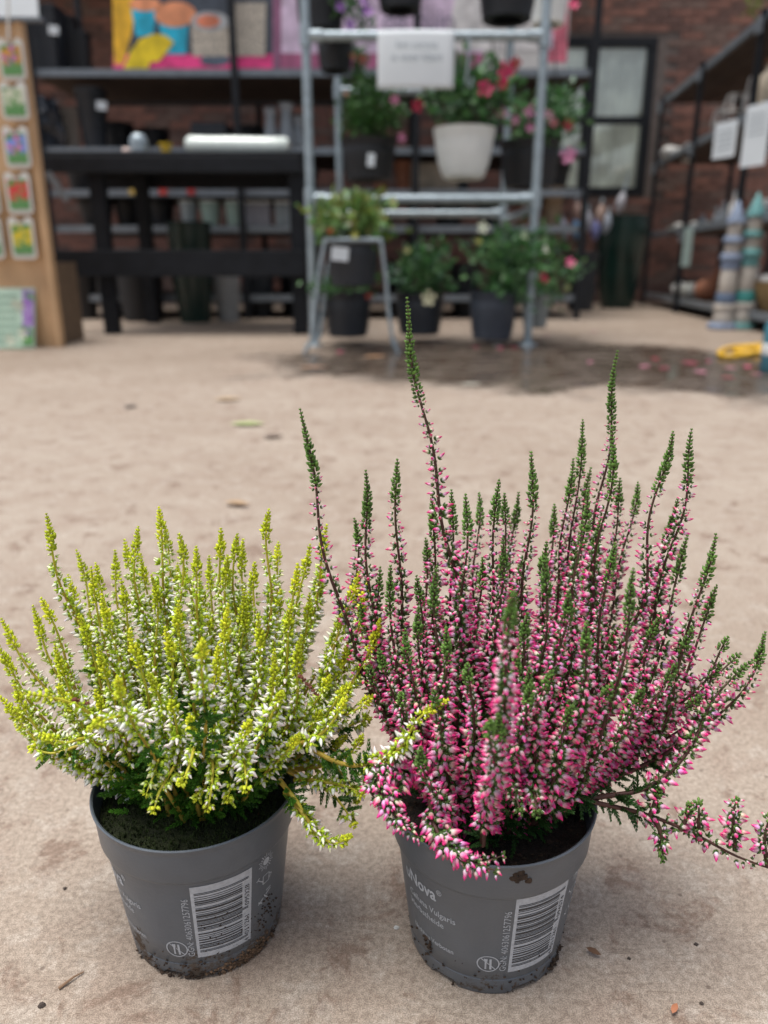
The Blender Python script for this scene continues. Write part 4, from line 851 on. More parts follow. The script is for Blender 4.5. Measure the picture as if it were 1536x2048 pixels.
def black_pot(label, x, w_, k, Y, h_, m_=None, group='black pots stacked on the shelves', cups=2):  # extra black stock, added to crowd the shelves and darken them
    q = shelf_pt(x, k, Y) if k is not None else Vector((P(x, 560, Y).x, Y, .001)); r1 = w_/2*mpp(420, Y); t = thing('filler_pot', label, 'plant pot', tuple(q), group); mb = MB()
    mb.lathe([(.001, 0), (r1*.74, 0), (r1*.93, h_*.78), (r1, h_*.80), (r1, h_*.88), (r1*.9, h_*.88), (r1*.85, h_*.7), (.001, h_*.65)], q, 20); mb.build('body', m_ or m_blackpot, t, smooth=True)
    for j in range(cups): mb = MB(); z_ = h_*(.885+.055*j); mb.lathe([(r1*.9, z_), (r1*.98, z_+.004), (r1*1.0, z_+h_*.05), (r1*.88, z_+h_*.05)], q, 20); mb.build('rim', m_ or m_blackpot, t, smooth=True)
for a_ in (('black pot stack on the floor nearest the display board', 165, 60, None, 5.9, .42), ('squat black pot on the floor between the bench legs', 222, 66, None, 6.2, .36), ('black pot stack behind the bench, beside the dark green planter', 300, 58, None, 6.1, .46), ('charcoal pot stack under the shelf beside the bench end', 520, 62, None, 6.1, .40, m_greypot), ('black pot stack under the shelf close to the rack post', 585, 58, None, 6.3, .44),
           ('wide black pot on the low shelf behind the bench boards', 180, 70, 3, 6.1, .19), ('black pot beside the wide one on the low shelf', 245, 56, 3, 6.15, .20), ('charcoal pot on the low shelf next to the silver cup', 312, 56, 3, 6.1, .19, m_greypot), ('flat black pot on the narrow shelf under the bench top', 160, 66, 2, 6.1, .19), ('black pot on the narrow shelf beside the flat one', 225, 56, 2, 6.2, .20), ('charcoal pot on the narrow shelf behind the price tags', 300, 60, 2, 6.15, .20, m_greypot), ('small black pot on the narrow shelf above the silver cup', 365, 50, 2, 6.2, .19), ('black pot on the narrow shelf above the mint cups', 428, 56, 2, 6.2, .20), ('black pot on the narrow shelf above the grey boxes', 545, 60, 2, 6.2, .20),
           ('dark pot low behind the middle floor plant', 800, 60, None, 6.2, .42), ('dark pot low behind the blue-grey pot', 930, 64, None, 6.2, .40), ('black pot on the low shelf behind the cream flower', 760, 60, 3, 6.1, .2), ('black pot on the low shelf above the bushy plant', 900, 62, 3, 6.1, .2), ('charcoal pot on the low shelf by the right rack post', 985, 54, 3, 6.1, .19, m_greypot), ('black planter behind the pale pink flowers', 1115, 56, 2, 6.1, .19)):
    black_pot(*a_)
for x, h_, lab in ((240, .24, 'matte black pot in shade on the shelf behind the tumbler'), (310, .20, 'low black pot in shade behind the yellow spool'), (500, .22, 'black pot in shade behind the plastic roll end')): black_pot(lab, x, 62, 1, 6.45, h_)
# price tags on shelf edge
for x, c, nm in ((266, (.62, .42, .10), 'amber'), (326, (.55, .05, .04), 'red'), (382, (.42, .03, .03), 'dark red')):
    p = P(x, 384, SY-.02); mb = MB(); mb.box((p.x, SY-.020, p.z+.004), (.055, .006, .04)); tag(mb.build('price_tag', M('tag_'+nm.replace(' ', '_'), c, .6), origin=p), 'small %s price tag on the shelf edge under the bench' % nm, 'tag', 'price tags on the shelf edge')
# fourth shelf: mint cups and grey boxes
m_mint = M('mint_ceramic', (.36, .50, .44), .35, var=.1)
for k, (x, w_, c, lab) in enumerate(((368, 34, m_galv, 'silver-grey cup on the low shelf, far end of the mint cups'), (412, 40, m_mint, 'mint ceramic cup in the middle of the low shelf'), (462, 38, m_mint, 'mint ceramic cup next to the grey boxes'))):
    q = shelf_pt(x, 3, 5.95); r1 = w_*mpp(430, 5.95)/2; t = thing('ceramic_cup', lab, 'cup', tuple(q)); mb = MB()
    mb.lathe([(.001, 0), (r1*.75, 0), (r1, .15), (r1*1.04, .165), (r1*.92, .165), (r1*.85, .05), (.001, .03)], q, 20); mb.build('body', c, t, smooth=True)
    mb = MB(); mb.lathe([(r1*1.03, .158), (r1*1.10, .165), (r1*1.03, .172)], q, 20); mb.build('rim', m_whitepot, t)
for x, lab, c in ((512, 'pale grey box with white lid on the low shelf', (.30, .30, .33)), (572, 'grey-green box beside the rack post on the low shelf', (.28, .32, .33))):
    q = shelf_pt(x, 3, 5.98); w = 48*mpp(430, 5.98); t = thing('storage_box', lab, 'box', tuple(q)); mb = MB(); mb.box((q.x, q.y, q.z+.075), (w, .16, .15)); mb.build('body', M('box_%d' % x, c, .6), t, bevel=.004); mb = MB(); mb.box((q.x, q.y, q.z+.158), (w+.008, .168, .016)); mb.build('lid', m_whitepot, t)
def vase(name, label, xl, xr, yt, yb, Y, mat, prof, group=None, lip=None):
    o_ = base_at(xl, xr, yb, Y); t = thing(name, label, 'planter', (o_[0], o_[1], 0)); h = P((xl+xr)/2, yt, Y).z; r = (xr-xl)/2*mpp((yt+yb)/2, Y); mb = MB()
    mb.lathe([(.001, .002)] + [(r*a, h*b) for a, b in prof] + [(r*prof[-1][0]*.88, h), (r*prof[-1][0]*.8, h*.8), (.001, h*.75)], (o_[0], o_[1], 0), 30); mb.build('body', mat, t, smooth=True)
    mb = MB(); rt = r*prof[-1][0]; mb.lathe([(rt*.98, h-.02), (rt*1.03, h-.012), (rt*1.03, h), (rt*.95, h+.006)], (o_[0], o_[1], 0), 30); mb.build('rim', lip or mat, t, smooth=True); return t
vase('tall_planter', 'dark green glazed planter on the floor behind the bench boards', 346, 432, 446, 606, 5.55, m_greenpot, [(.70, 0), (.9, .4), (.97, .8), (1, 1)])
vase('tall_planter', 'pale grey planter behind the dark green one under the shelves', 428, 482, 548, 606, 5.65, M('pale_stone', (.35, .36, .36), .7), [(.75, 0), (.95, .6), (1, 1)])
vase('tall_planter', 'black bucket-like planter under the bench beside the display board', 235, 330, 500, 604, 5.7, m_blackpot, [(.75, 0), (.95, .6), (1, 1)])
vase('tall_planter', 'tall dark green curved vase standing against the brick wall', 1182, 1282, 432, 617, 7.3, m_greenpot, [(.62, 0), (.80, .3), (.95, .62), (1.0, .85), (.98, 1)])
vase('tall_planter', 'matte slate-grey square-shouldered planter holding garden stakes', 1130, 1190, 507, 617, 6.9, m_greypot, [(.82, 0), (.9, .4), (.97, .9), (1, 1)])
# stakes in the slate planter
cs = [(.62, .42, .36), (.55, .60, .75), (.20, .42, .72), (.62, .42, .36), (.60, .62, .72), (.28, .30, .62), (.62, .45, .38), (.50, .56, .66), (.62, .62, .68)]
tips = [(1115, 430), (1128, 462), (1152, 462), (1155, 430), (1175, 448), (1190, 465), (1200, 435), (1212, 452), (1240, 410)]
wd = ['pink-topped stake nearest the rack', 'lavender-topped stake', 'bright blue-topped stake', 'coral-topped stake', 'silver-lilac-topped stake', 'indigo-topped stake', 'peach-topped stake', 'ice-blue-topped stake', 'long silver stake leaning over the green vase']
base = P(1167, 600, 6.9)
for k, ((x, y), c) in enumerate(zip(tips, cs)):
    tp = P(x, y, 6.88); b = Vector((base.x+(k-4)*.018, 6.9, .05)); t = thing('garden_stake', wd[k] + ' in the slate-grey planter', 'garden stake', tuple(b), 'garden stakes in the slate planter')
    mb = MB(); mb.tube([b, tp], .006, 6); mb.build('rod', m_blackmetal, t); d = (tp-b).normalized(); mc = M('stake_%d' % k, tuple(v*.75 for v in c), .5, 0, var=.2)
    mb = MB(); mb.lathe([(.001, -.07), (.030, -.035), (.042, .01), (.030, .07), (.012, .10), (.001, .11)], tp, 12, ax=d); mb.build('finial', mc, t, smooth=True)
    mb = MB(); mb.lathe([(.001, .10), (.016, .12), (.001, .16 if k < 8 else .3)], tp, 10, ax=d); mb.build('spike', m_galv, t, smooth=True)
# right half of the shelving: pots and boxes
for k, (xl_, xr_, lv, h_, m_, lab) in enumerate(((742, 778, 2, .20, m_terra, 'dusky terracotta pot behind the feathery hanging plant'), (790, 832, 2, .20, m_terra, 'terracotta pot on the shelf between the hanging pots'), (1094, 1132, 3, .27, M('straw_ceramic', (.36, .26, .17), .6), 'straw-coloured cylinder jar by the right end upright'), (905, 940, 2, .13, m_blackpot, 'little black pot behind the white hanging pot'), (960, 1000, 1, .2, m_greypot, 'grey pot on the shelf behind the mandevilla leaves'), (1040, 1075, 3, .16, m_terra, 'small terracotta pot on the low shelf behind the rack post'))):
    Y = 6.05; q = shelf_pt((xl_+xr_)/2, lv, Y); r1 = (xr_-xl_)/2*mpp(400, Y); t = thing('shelf_pot', lab, 'pot', tuple(q)); mb = MB()
    mb.lathe([(.001, 0), (r1*(.8 if k < 2 else .95), 0), (r1, h_*.8), (r1*1.05, h_*.82), (r1*1.05, h_), (r1*.9, h_), (r1*.85, h_*.2), (.001, h_*.15)], q, 20); mb.build('body', m_, t, smooth=True); mb = MB(); mb.lathe([(r1*1.04, h_-.012), (r1*1.08, h_-.008), (r1*1.08, h_), (r1*.98, h_+.004)], q, 20); mb.build('rim', m_, t, smooth=True)
q = shelf_pt(868, 2, 6.05); w = 92*mpp(350, 6.05); t = thing('stone_trough', 'mossy beige trough on the shelf beneath the white hanging pot', 'trough', tuple(q))
for dx, dy, ww, dd in ((0, -.11, w, .03), (0, .11, w, .03), (-w/2+.015, 0, .03, .188), (w/2-.015, 0, .03, .188)): mb = MB(); mb.box((q.x+dx, q.y+dy, q.z+.09), (ww, dd, .18)); mb.build('side', M('mossy_stone', (.24, .20, .15), .85, var=.3, scale=12), t)
mb = MB(); mb.box((q.x, q.y, q.z+.012), (w-.06, .188, .02)); mb.build('bottom', m_beige, t)

# ---- the printed banner on the top shelf
NY = SY+.03; a, b = P(222, -90, NY), P(1133, 128, NY)
t = thing('printed_banner', 'big garden banner with painted pots and pink panel lettered in de tuin', 'banner', ((a.x+b.x)/2, NY, L(0)))
z0 = L(0)+.002
def X(x, y=70): return P(x, y, NY).x
def Zp(y): return P(600, y, NY).z
mb = MB(); mb.box(((a.x+b.x)/2, NY+.018, (a.z+z0)/2), (b.x-a.x, .02, a.z-z0)); mb.build('panel', M('banner_white', (.62, .60, .58), .6, var=.03), t)
def ink(name, pts, col, lift, tex=None):
    q = [(X(x, y), NY+.008-lift*.0008, max(Zp(y), z0)) for x, y in pts]; mb = MB(); mb.add(q, [tuple(range(len(q)))]); return mb.build(name, tex or M('ink_'+name, col, .5, var=.32, scale=9), t)
def oval(cx, cy, rx, ry, n=24): return [(cx+rx*math.cos(2*math.pi*k/n), cy-ry*math.sin(2*math.pi*k/n)) for k in range(n)]
ink('blue_field', [(228, 140), (560, 140), (560, -85), (222, -85)], (.06, .075, .10), 1)
ink('pink_band', [(226, 140), (600, 138), (600, 108), (226, 108)], (.85, .06, .26), 2)
ink('yellow_cloth', [(222, -85), (262, -85), (270, 20), (262, 70), (246, 128), (228, 128)], (.88, .50, .03), 3)
for nm, pts in (('turquoise_pot', [(262, 18), (312, 18), (306, 72), (272, 72)]), ('turquoise_pot', [(316, 40), (376, 40), (372, 108), (330, 108)])): ink(nm, pts, (.02, .48, .70), 4)
for cx, cy, rx, ry in ((290, 8, 32, 14), (350, 28, 42, 26)): ink('terracotta_bowl', oval(cx, cy, rx, ry), (.80, .32, .16), 5)
mwv = M('woven_print', (.50, .45, .38), .7, var=.45, scale=55)
for x0, x1, y0, y1 in ((384, 460, 40, 112), (472, 530, 5, 112)): ink('woven_pot', [(x0, y1), (x1, y1), (x1+2, y0), (x0-2, y0)], None, 5, mwv)
ink('woven_rim', oval(420, 42, 38, 20), (.40, .42, .44), 6); ink('bowl_inside', oval(416, 42, 24, 13), (.70, .22, .12), 7)
ink('grey_pebble', oval(430, 120, 30, 12), (.10, .13, .18), 4)
ink('yellow_leaf', [(246, 140), (262, 100), (280, 78), (305, 68), (330, 70), (348, 84), (336, 100), (318, 122), (300, 124), (296, 138)], (.88, .66, .02), 8)
ink('lilac_panel', [(560, 140), (965, 140), (965, -85), (560, -85)], (.66, .52, .68), 2); ink('mauve_stripe', [(545, 140), (562, 140), (562, -85), (545, -85)], (.30, .12, .22), 3)
ink('mauve_base', [(560, 140), (965, 140), (965, 106), (560, 106)], (.36, .10, .20), 3); ink('cream_panel', [(890, 100), (1085, 100), (1085, -85), (925, -85)], (.68, .66, .66), 4)
ink('rose_panel', [(1085, 124), (1134, 124), (1138, -85), (1085, -85)], (.58, .14, .20), 3); ink('lilac_mark', [(1096, 98), (1106, 98), (1108, 62), (1098, 62)], (.66, .5, .62), 4)
v, f = text_tris('in de tuin', .2); mx_ = max(q[0] for q in v); s_ = (X(908)-X(712))/mx_; mb = MB(); mb.add([(X(712)+q[0]*s_, NY+.0035, Zp(60)+q[1]*.9) for q in v], f); mb.build('lettering', M('ink_grey_lilac', (.30, .26, .36), .6), t)

# ---- display board with bulb cards
DY = 3.90; xr_ = P(92, 400, DY).x
t = thing('display_board', 'plywood display board hung with flower bulb cards', 'display', (xr_-.5, DY, 0)); m_ply = M('plywood', (.62, .40, .22), .6, var=.14, scale=5)
top = P(76, 34, DY).z
mb = MB(); mb.box((xr_-.55, DY, top/2), (1.1, .03, top)); mb.build('panel', m_ply, t); mb = MB(); mb.box((xr_-.012, DY-.028, top/2), (.024, .024, top)); mb.build('edge_strip', m_ply, t); mb = MB(); mb.box((xr_-.34, DY+.20, .2), (.6, .36, .4)); mb.build('rear_box', M('brown_board', (.16, .11, .07), .7), t)
def card_mat(nm, c1, c2):
    m = bpy.data.materials.new('flower_print_'+nm); m.use_nodes = True; n = m.node_tree.nodes; l = m.node_tree.links; b = n['Principled BSDF']; b.inputs['Roughness'].default_value = .4
    tc = n.new('ShaderNodeTexCoord'); vo = n.new('ShaderNodeTexVoronoi'); vo.inputs['Scale'].default_value = 48; vo.inputs['Randomness'].default_value = 1.0; l.new(tc.outputs['Object'], vo.inputs['Vector']); sp = n.new('ShaderNodeSeparateColor'); l.new(vo.outputs['Color'], sp.inputs[0])
    cr = n.new('ShaderNodeValToRGB'); cr.color_ramp.interpolation = 'CONSTANT'; e = cr.color_ramp.elements; e[0].color = (*c1, 1); e[1].position = .42; e[1].color = (*c2, 1); e2 = e.new(.72); e2.color = (.10, .28, .07, 1); l.new(sp.outputs[0], cr.inputs[0])
    sx = n.new('ShaderNodeSeparateXYZ'); l.new(tc.outputs['Object'], sx.inputs[0]); no = n.new('ShaderNodeTexNoise'); no.inputs['Scale'].default_value = 30; l.new(tc.outputs['Object'], no.inputs['Vector']); ad = n.new('ShaderNodeMath'); ad.operation = 'MULTIPLY_ADD'; ad.inputs[1].default_value = .06; l.new(no.outputs[0], ad.inputs[0]); l.new(sx.outputs[2], ad.inputs[2])
    mr = n.new('ShaderNodeMapRange'); mr.inputs[1].default_value = .085; mr.inputs[2].default_value = .10; l.new(ad.outputs[0], mr.inputs[0])
    mx = n.new('ShaderNodeMix'); mx.data_type = 'RGBA'; l.new(mr.outputs[0], mx.inputs[0]); mx.inputs[6].default_value = (.12, .30, .10, 1); l.new(cr.outputs[0], mx.inputs[7]); l.new(mx.outputs[2], b.inputs['Base Color']); return m
m_card = M('card_white', (.70, .70, .66), .5, var=.04)
def card(x0, x1, y0, y1, nm, c1, c2, lab):
    Y = DY-.062; a, b = P(x0, y0, Y), P(x1, y1, Y); w, h = b.x-a.x, a.z-b.z; cx = (a.x+b.x)/2
    t = thing('bulb_card', lab, 'bulb pack', (cx, Y, b.z), 'bulb cards on the plywood board'); ch = .014
    poly = [(a.x+ch, Y, b.z), (b.x-ch, Y, b.z), (b.x, Y, b.z+ch), (b.x, Y, a.z-ch), (b.x-ch, Y, a.z), (cx+.028, Y, a.z), (cx+.014, Y, a.z-.022), (cx-.014, Y, a.z-.022), (cx-.028, Y, a.z), (a.x+ch, Y, a.z), (a.x, Y, a.z-ch), (a.x, Y, b.z+ch)]
    mb = MB(); mb.prism(poly, (0, .004, 0)); mb.build('backing', m_card, t)
    mb = MB(); mb.box((cx, Y-.0025, b.z+h*.47), (w*.78, .002, h*.72)); mb.build('photo_print', card_mat(nm, c1, c2), t)
    mb = MB(); mb.tube([(cx, Y-.012, a.z-.02), (cx, DY-.016, a.z-.012)], .004, 6); mb.build('peg', m_galv, t)
    mb = MB(); mb.blob((cx, DY-.035, b.z+h*.4), (w*.8, .035, h*.6), 12, .1, 4); mb.build('bulb_bag', m_beige, t)
card(-8, 54, 76, 160, 'mixed', (.60, .30, .06), (.55, .18, .40), 'bulb card with mixed red, yellow and mauve flowers, top of the board')
card(-4, 60, 163, 240, 'white', (.62, .66, .50), (.50, .60, .40), 'bulb card with white flowers, second from the top of the board')
card(2, 64, 252, 336, 'blue', (.22, .32, .75), (.65, .22, .48), 'bulb card with blue and pink flowers')
card(6, 68, 344, 428, 'red', (.65, .06, .05), (.60, .10, .08), 'bulb card with red flowers')
card(14, 75, 434, 518, 'yellow', (.70, .55, .03), (.60, .52, .08), 'bulb card with yellow flowers, lowest on the board')
card(-54, 3, 344, 428, 'pale', (.55, .6, .5), (.4, .5, .3), 'bulb card cut by the photo edge beside the red-flowered card')
card(-46, 11, 434, 518, 'pale2', (.5, .58, .45), (.4, .5, .3), 'bulb card cut by the photo edge beside the yellow-flowered card')
a, b = P(-40, -30, DY-.08), P(72, 30, DY-.08); t = thing('header_sign', 'white header sign tilted on top of the plywood board', 'sign', ((a.x+b.x)/2, DY-.06, b.z)); mb = MB(); mb.box(((a.x+b.x)/2, DY-.045, (a.z+b.z)/2), (b.x-a.x, .006, a.z-b.z), rx=-.12); mb.build('sheet', m_paper, t)
mb = MB(); mb.box(((a.x+b.x)/2, DY-.035, b.z-.006), (b.x-a.x+.02, .04, .014)); mb.build('ledge', m_edge, t)
mb = MB(); q0, q1 = P(16, -20, DY-.09), P(17, 80, DY-.09); mb.tube([q0, q1], .006, 6); mb.build('cord', m_card, t)
# poster leaning at the board foot
PY = DY-.11; a, b = P(-40, 577, PY), P(70, 699, PY); t = thing('leaning_poster', 'pale green poster with purple flowers leaning at the foot of the plywood board', 'poster', ((a.x+b.x)/2, PY, 0)); hh = a.z
def lean(z): return PY + .09*z/hh
def sheet(name, x0, x1, z0, z1, mat, off): mb = MB(); mb.add([(x0, lean(z0)-off, z0), (x1, lean(z0)-off, z0), (x1, lean(z1)-off, z1), (x0, lean(z1)-off, z1)], [(0, 1, 2, 3)]); o = mb.build(name, mat, t); s = o.modifiers.new('thick', 'SOLIDIFY'); s.thickness = .003; s.offset = -1; return o
sheet('sheet', a.x, b.x, .004, hh, M('mint_paper', (.48, .62, .50), .6, var=.05), 0)
sheet('flower_photo', P(38, 640, PY).x, b.x-.006, .02, hh-.01, card_mat('violet', (.24, .10, .38), (.34, .22, .48)), .006)
for k in range(8): sheet('text_line', a.x+.02, P(28+6*((k*5) % 3), 640, PY).x, hh-.04-k*.034, hh-.034-k*.034, M('green_ink', (.18, .34, .24), .6, var=0), .005)
for k, (x, y) in enumerate(((36, 610), (22, 680), (46, 668))): flower(t, P(x, y, PY-.03), .03, (.72, .74, .60), 70+k, (0, -1, .05))

# ---- shelving on the side, running toward the viewer
def S_(Y, off, z): return Vector((2.31+.11*(Y-5.3)+off, Y, z))
PYs = (7.9, 6.6, 5.3, 4.0); lv2 = (1.80, 1.28, .645, .085)
t = thing('side_shelving', 'black steel shelving with brown wooden shelves along the side, full of ornaments', 'shelving', tuple(S_(6, .3, 0)))
for z in lv2:
    for j in range(3):
        o0 = .02+j*.205; mb = MB(); mb.prism([S_(3.95, o0, z), S_(3.95, o0+.198, z), S_(7.95, o0+.198, z), S_(7.95, o0, z)], (0, 0, .022)); mb.build('plank', m_wood, t)
    mb = MB(); mb.bar(S_(3.95, .0, z+.008), S_(7.95, .0, z+.008), .03, .045); mb.build('shelf_edge', m_edge, t); mb = MB(); mb.bar(S_(3.95, .65, z+.008), S_(7.95, .65, z+.008), .03, .04); mb.build('rear_edge', m_blackmetal, t)
for Y in PYs:
    for off in (-.032, .682): mb = MB(); mb.bar(S_(Y, off, 0), S_(Y, off, 1.84), .034, .034); mb.build('upright', m_blackmetal, t)
    for z in lv2[:3]: mb = MB(); mb.box(S_(Y, -.054, z-.045), (.016, .06, .09)); mb.build('bracket', m_edge, t)
def on(Y, off, k): p = S_(Y, off, lv2[k]+.023); return p
def side_y(x, k, off=.1):                              # where along the side shelf a pixel column falls
    best = min((abs(768+F*S_(Y, off, 0).x/(Y*cT-(lv2[k]-H)*sT)-x), Y) for Y in np.arange(4.0, 7.9, .02)); return float(best[1])
# price cards hanging off the second shelf
for x, w_, h_, lab in ((1455, .20, .22, 'white price card hanging from the side shelf, farther one'), (1522, .19, .34, 'white price card hanging from the side shelf, nearer and longer one')):
    Y = side_y(x, 1, -.06); q = S_(Y, -.065, lv2[1]+.01); t = thing('price_card', lab, 'price card', tuple(q-Vector((0, 0, h_))), 'price cards on the side shelf')
    mb = MB(); d = Vector((.11, 1, 0)).normalized()*w_/2; d2 = Vector((-.35, .94, 0))*w_/2; mb.prism([q-d2, q+d2, q+d2-Vector((0, 0, h_)), q-d2-Vector((0, 0, h_))], (.002, .0, 0)); mb.build('card', m_paper, t)
    ln = MB()
    for k in range(4): zc = q.z-.06-k*.035; nrm = Vector((-.0025, -.001, 0)); ln.add([q-d2*.7+nrm+Vector((0, 0, zc-q.z)), q+d2*.7+nrm+Vector((0, 0, zc-q.z)), q+d2*.7+nrm+Vector((0, 0, zc-q.z+.006)), q-d2*.7+nrm+Vector((0, 0, zc-q.z+.006))], [(0, 1, 2, 3)])
    ln.build('print_line', m_ink, t)
    mb = MB(); mb.tube([q+Vector((.002, 0, -.006)), q+Vector((.03, 0, .006))], .004, 6); mb.build('clip', m_galv, t)
Y = side_y(1382, 2, -.06); q = S_(Y, -.07, lv2[2]-.0); s_ = mpp(480, Y); t = thing('hanging_tag', 'long pale mint tag hanging from the low side shelf', 'tag', tuple(q-Vector((0, 0, 70*s_)))); mb = MB(); mb.box(q-Vector((0, 0, 35*s_)), (18*s_, .004, 74*s_)); mb.build('strip', M('mint_card', (.42, .55, .52), .6), t, bevel=.001); mb = MB(); mb.tube([q+Vector((0, 0, -.01)), q+Vector((.04, 0, .02))], .003, 6); mb.build('cord', m_galv, t)
# ornaments
m_shell = M('bleached_shell', (.74, .73, .70), .6, var=.2, scale=30)
Y = side_y(1358, 1); p = on(Y, .09, 1); t = thing('shell_heap', 'white coral ornament on the far end of the side shelf', 'ornament', tuple(p)); mb = MB()
for k in range(9): mb.blob((p.x+rng.uniform(-.12, .12), p.y+rng.uniform(-.12, .12), p.z+.03), (.13, .13, .10+.07*(k == 4)), 8, .2, k)
mb.build('coral', m_shell, t, smooth=True)
mw = M('grey_wire', (.55, .54, .52), .5, .5, var=.2)
for x, h_, r1, lab in ((1428, .20, .05, 'slim grey wire lantern on the side shelf'), (1462, .22, .10, 'round woven wire basket on the side shelf'), (1492, .27, .05, 'tall grey candle jar on the side shelf')):
    Y = side_y(x, 1); p = on(Y, .12, 1); t = thing('wire_ornament', lab, 'ornament', tuple(p))
    for k in range(8): a_ = 2*math.pi*k/8; mb = MB(); mb.tube([(p.x+r1*.6*math.cos(a_), p.y+r1*.6*math.sin(a_), p.z+.004), (p.x+r1*1.05*math.cos(a_), p.y+r1*1.05*math.sin(a_), p.z+h_*.5), (p.x+r1*.7*math.cos(a_), p.y+r1*.7*math.sin(a_), p.z+h_)], .007, 6); mb.build('wire', mw, t)
    for zz, q_ in ((.004, .6), (h_*.5, 1.08), (h_, .7)): mb = MB(); mb.lathe([(r1*q_, zz-.006), (r1*q_+.008, zz), (r1*q_, zz+.006), (r1*q_-.006, zz)], p, 16); mb.build('hoop', mw, t)
Y = side_y(1532, 1); p = on(Y, .12, 1); t = thing('ginger_jar', 'ginger-topped cream jar at the photo edge on the side shelf', 'jar', tuple(p)); mb = MB(); mb.lathe([(.001, 0), (.07, 0), (.10, .12), (.09, .2), (.05, .24), (.05, .27), (.001, .27)], p, 20); mb.build('body', M('cream_glaze', (.58, .50, .38), .4), t, smooth=True); mb = MB(); mb.lathe([(.055, .272), (.06, .29), (.03, .32), (.001, .33)], p, 16); mb.build('lid', m_terra, t, smooth=True)
Y = side_y(1380, 2); p = on(Y, .09, 2); t = thing('slate_tray', 'pale tray of pebbles on the low side shelf', 'tray', tuple(p)); mb = MB(); mb.box((p.x, p.y, p.z+.012), (.2, .5, .024)); mb.build('tray', M('pale_slate', (.36, .38, .36), .6), t)
for k in range(8): mb = MB(); mb.blob((p.x+rng.uniform(-.07, .07), p.y-.2+k*.055, p.z+.036), (.06, .055, .03), 8, .1, k); mb.build('pebble', m_shell, t, smooth=True)
for k, (x, h_, lab) in enumerate(((1424, .11, 'thin clear bottle, first of the row behind the hanging tag'), (1438, .14, 'clear bottle with a pointed neck beside the thin one'), (1458, .19, 'tall milky bottle beside the blue totem tip'))):
    Y = side_y(x, 2); p = on(Y, .12, 2); r1 = .026 if k < 2 else .036; t = thing('glass_bottle', lab, 'bottle', tuple(p), 'bottles on the side shelf'); mb = MB(); mb.lathe([(.001, 0), (r1, 0), (r1, h_*.6), (r1*.35, h_*.8), (r1*.35, h_)], p, 14); mb.build('body', m_glass if k < 2 else m_shell, t, smooth=True); mb = MB(); mb.lathe([(r1*.3, h_), (r1*.5, h_+.005), (r1*.3, h_+.02), (.001, h_+.02)], p, 10); mb.build('stopper', m_galv, t)
Y = side_y(1525, 2); p = on(Y, .14, 2)
for k in range(2):
    q = Vector((p.x, p.y-.08+k*.16, p.z)); t = thing('white_egg_cup', ('small white egg cup at the photo edge behind the teal totem', 'small white egg cup close behind the teal totem tip')[k], 'cup', tuple(q), 'white cups behind the teal totem'); mb = MB(); mb.lathe([(.001, 0), (.025, 0), (.02, .02), (.04, .06), (.042, .09), (.034, .085), (.001, .04)], q, 14); mb.build('cup', m_whitepot, t, smooth=True); mb = MB(); mb.blob((q.x, q.y, q.z+.085), (.05, .05, .07), 10, .05, k); mb.build('egg', m_shell, t, smooth=True)
for x, dx, c, nm, lab in ((1356, .13, m_shell, 'stone_ball', 'white stone ball at the far end of the bottom side shelf'), (1378, .15, M('speckled_white', (.60, .62, .58), .6, var=.35, scale=60), 'stone_ball', 'speckled white stone ball next to the terracotta bird')):
    Y = side_y(x, 3); p = on(Y, .10, 3); t = thing(nm, lab, 'stone ball', tuple(p)); mb = MB(); mb.blob((p.x, p.y, p.z+.065), (dx, dx, .13), 16, .03, 2); mb.build('ball', c, t, smooth=True)
Y = side_y(1404, 3); p = on(Y, .12, 3); t = thing('terracotta_bird', 'terracotta bird ornament with raised tail on the bottom side shelf', 'ornament', tuple(p)); mb = MB(); mb.blob((p.x, p.y, p.z+.085), (.19, .14, .17), 16, .04, 5); mb.build('body', m_terra, t, smooth=True); mb = MB(); mb.tube([(p.x+.04, p.y, p.z+.12), (p.x+.065, p.y, p.z+.19), (p.x+.08, p.y, p.z+.26)], [.05, .03, .008], 10); mb.build('tail', m_terra, t, smooth=True)
Y = side_y(1530, 3); p = on(Y, .16, 3); t = thing('wicker_basket', 'straw basket heaped with white pieces on the bottom side shelf', 'basket', tuple(p)); mb = MB(); mb.lathe([(.001, 0), (.09, 0), (.14, .10), (.16, .17), (.165, .18), (.15, .175), (.13, .1), (.001, .08)], p, 24); mb.build('basket', M('straw', (.36, .24, .11), .8, var=.35, scale=45, bump=.4), t, smooth=True)
for k in range(9): a_ = k*2.4; mb = MB(); mb.blob((p.x+.09*math.cos(a_)*(k > 0), p.y+.09*math.sin(a_)*(k > 0), p.z+.19+.02*(k == 0)), (.085, .085, .06), 8, .15, k); mb.build('white_piece', m_shell, t, smooth=True)
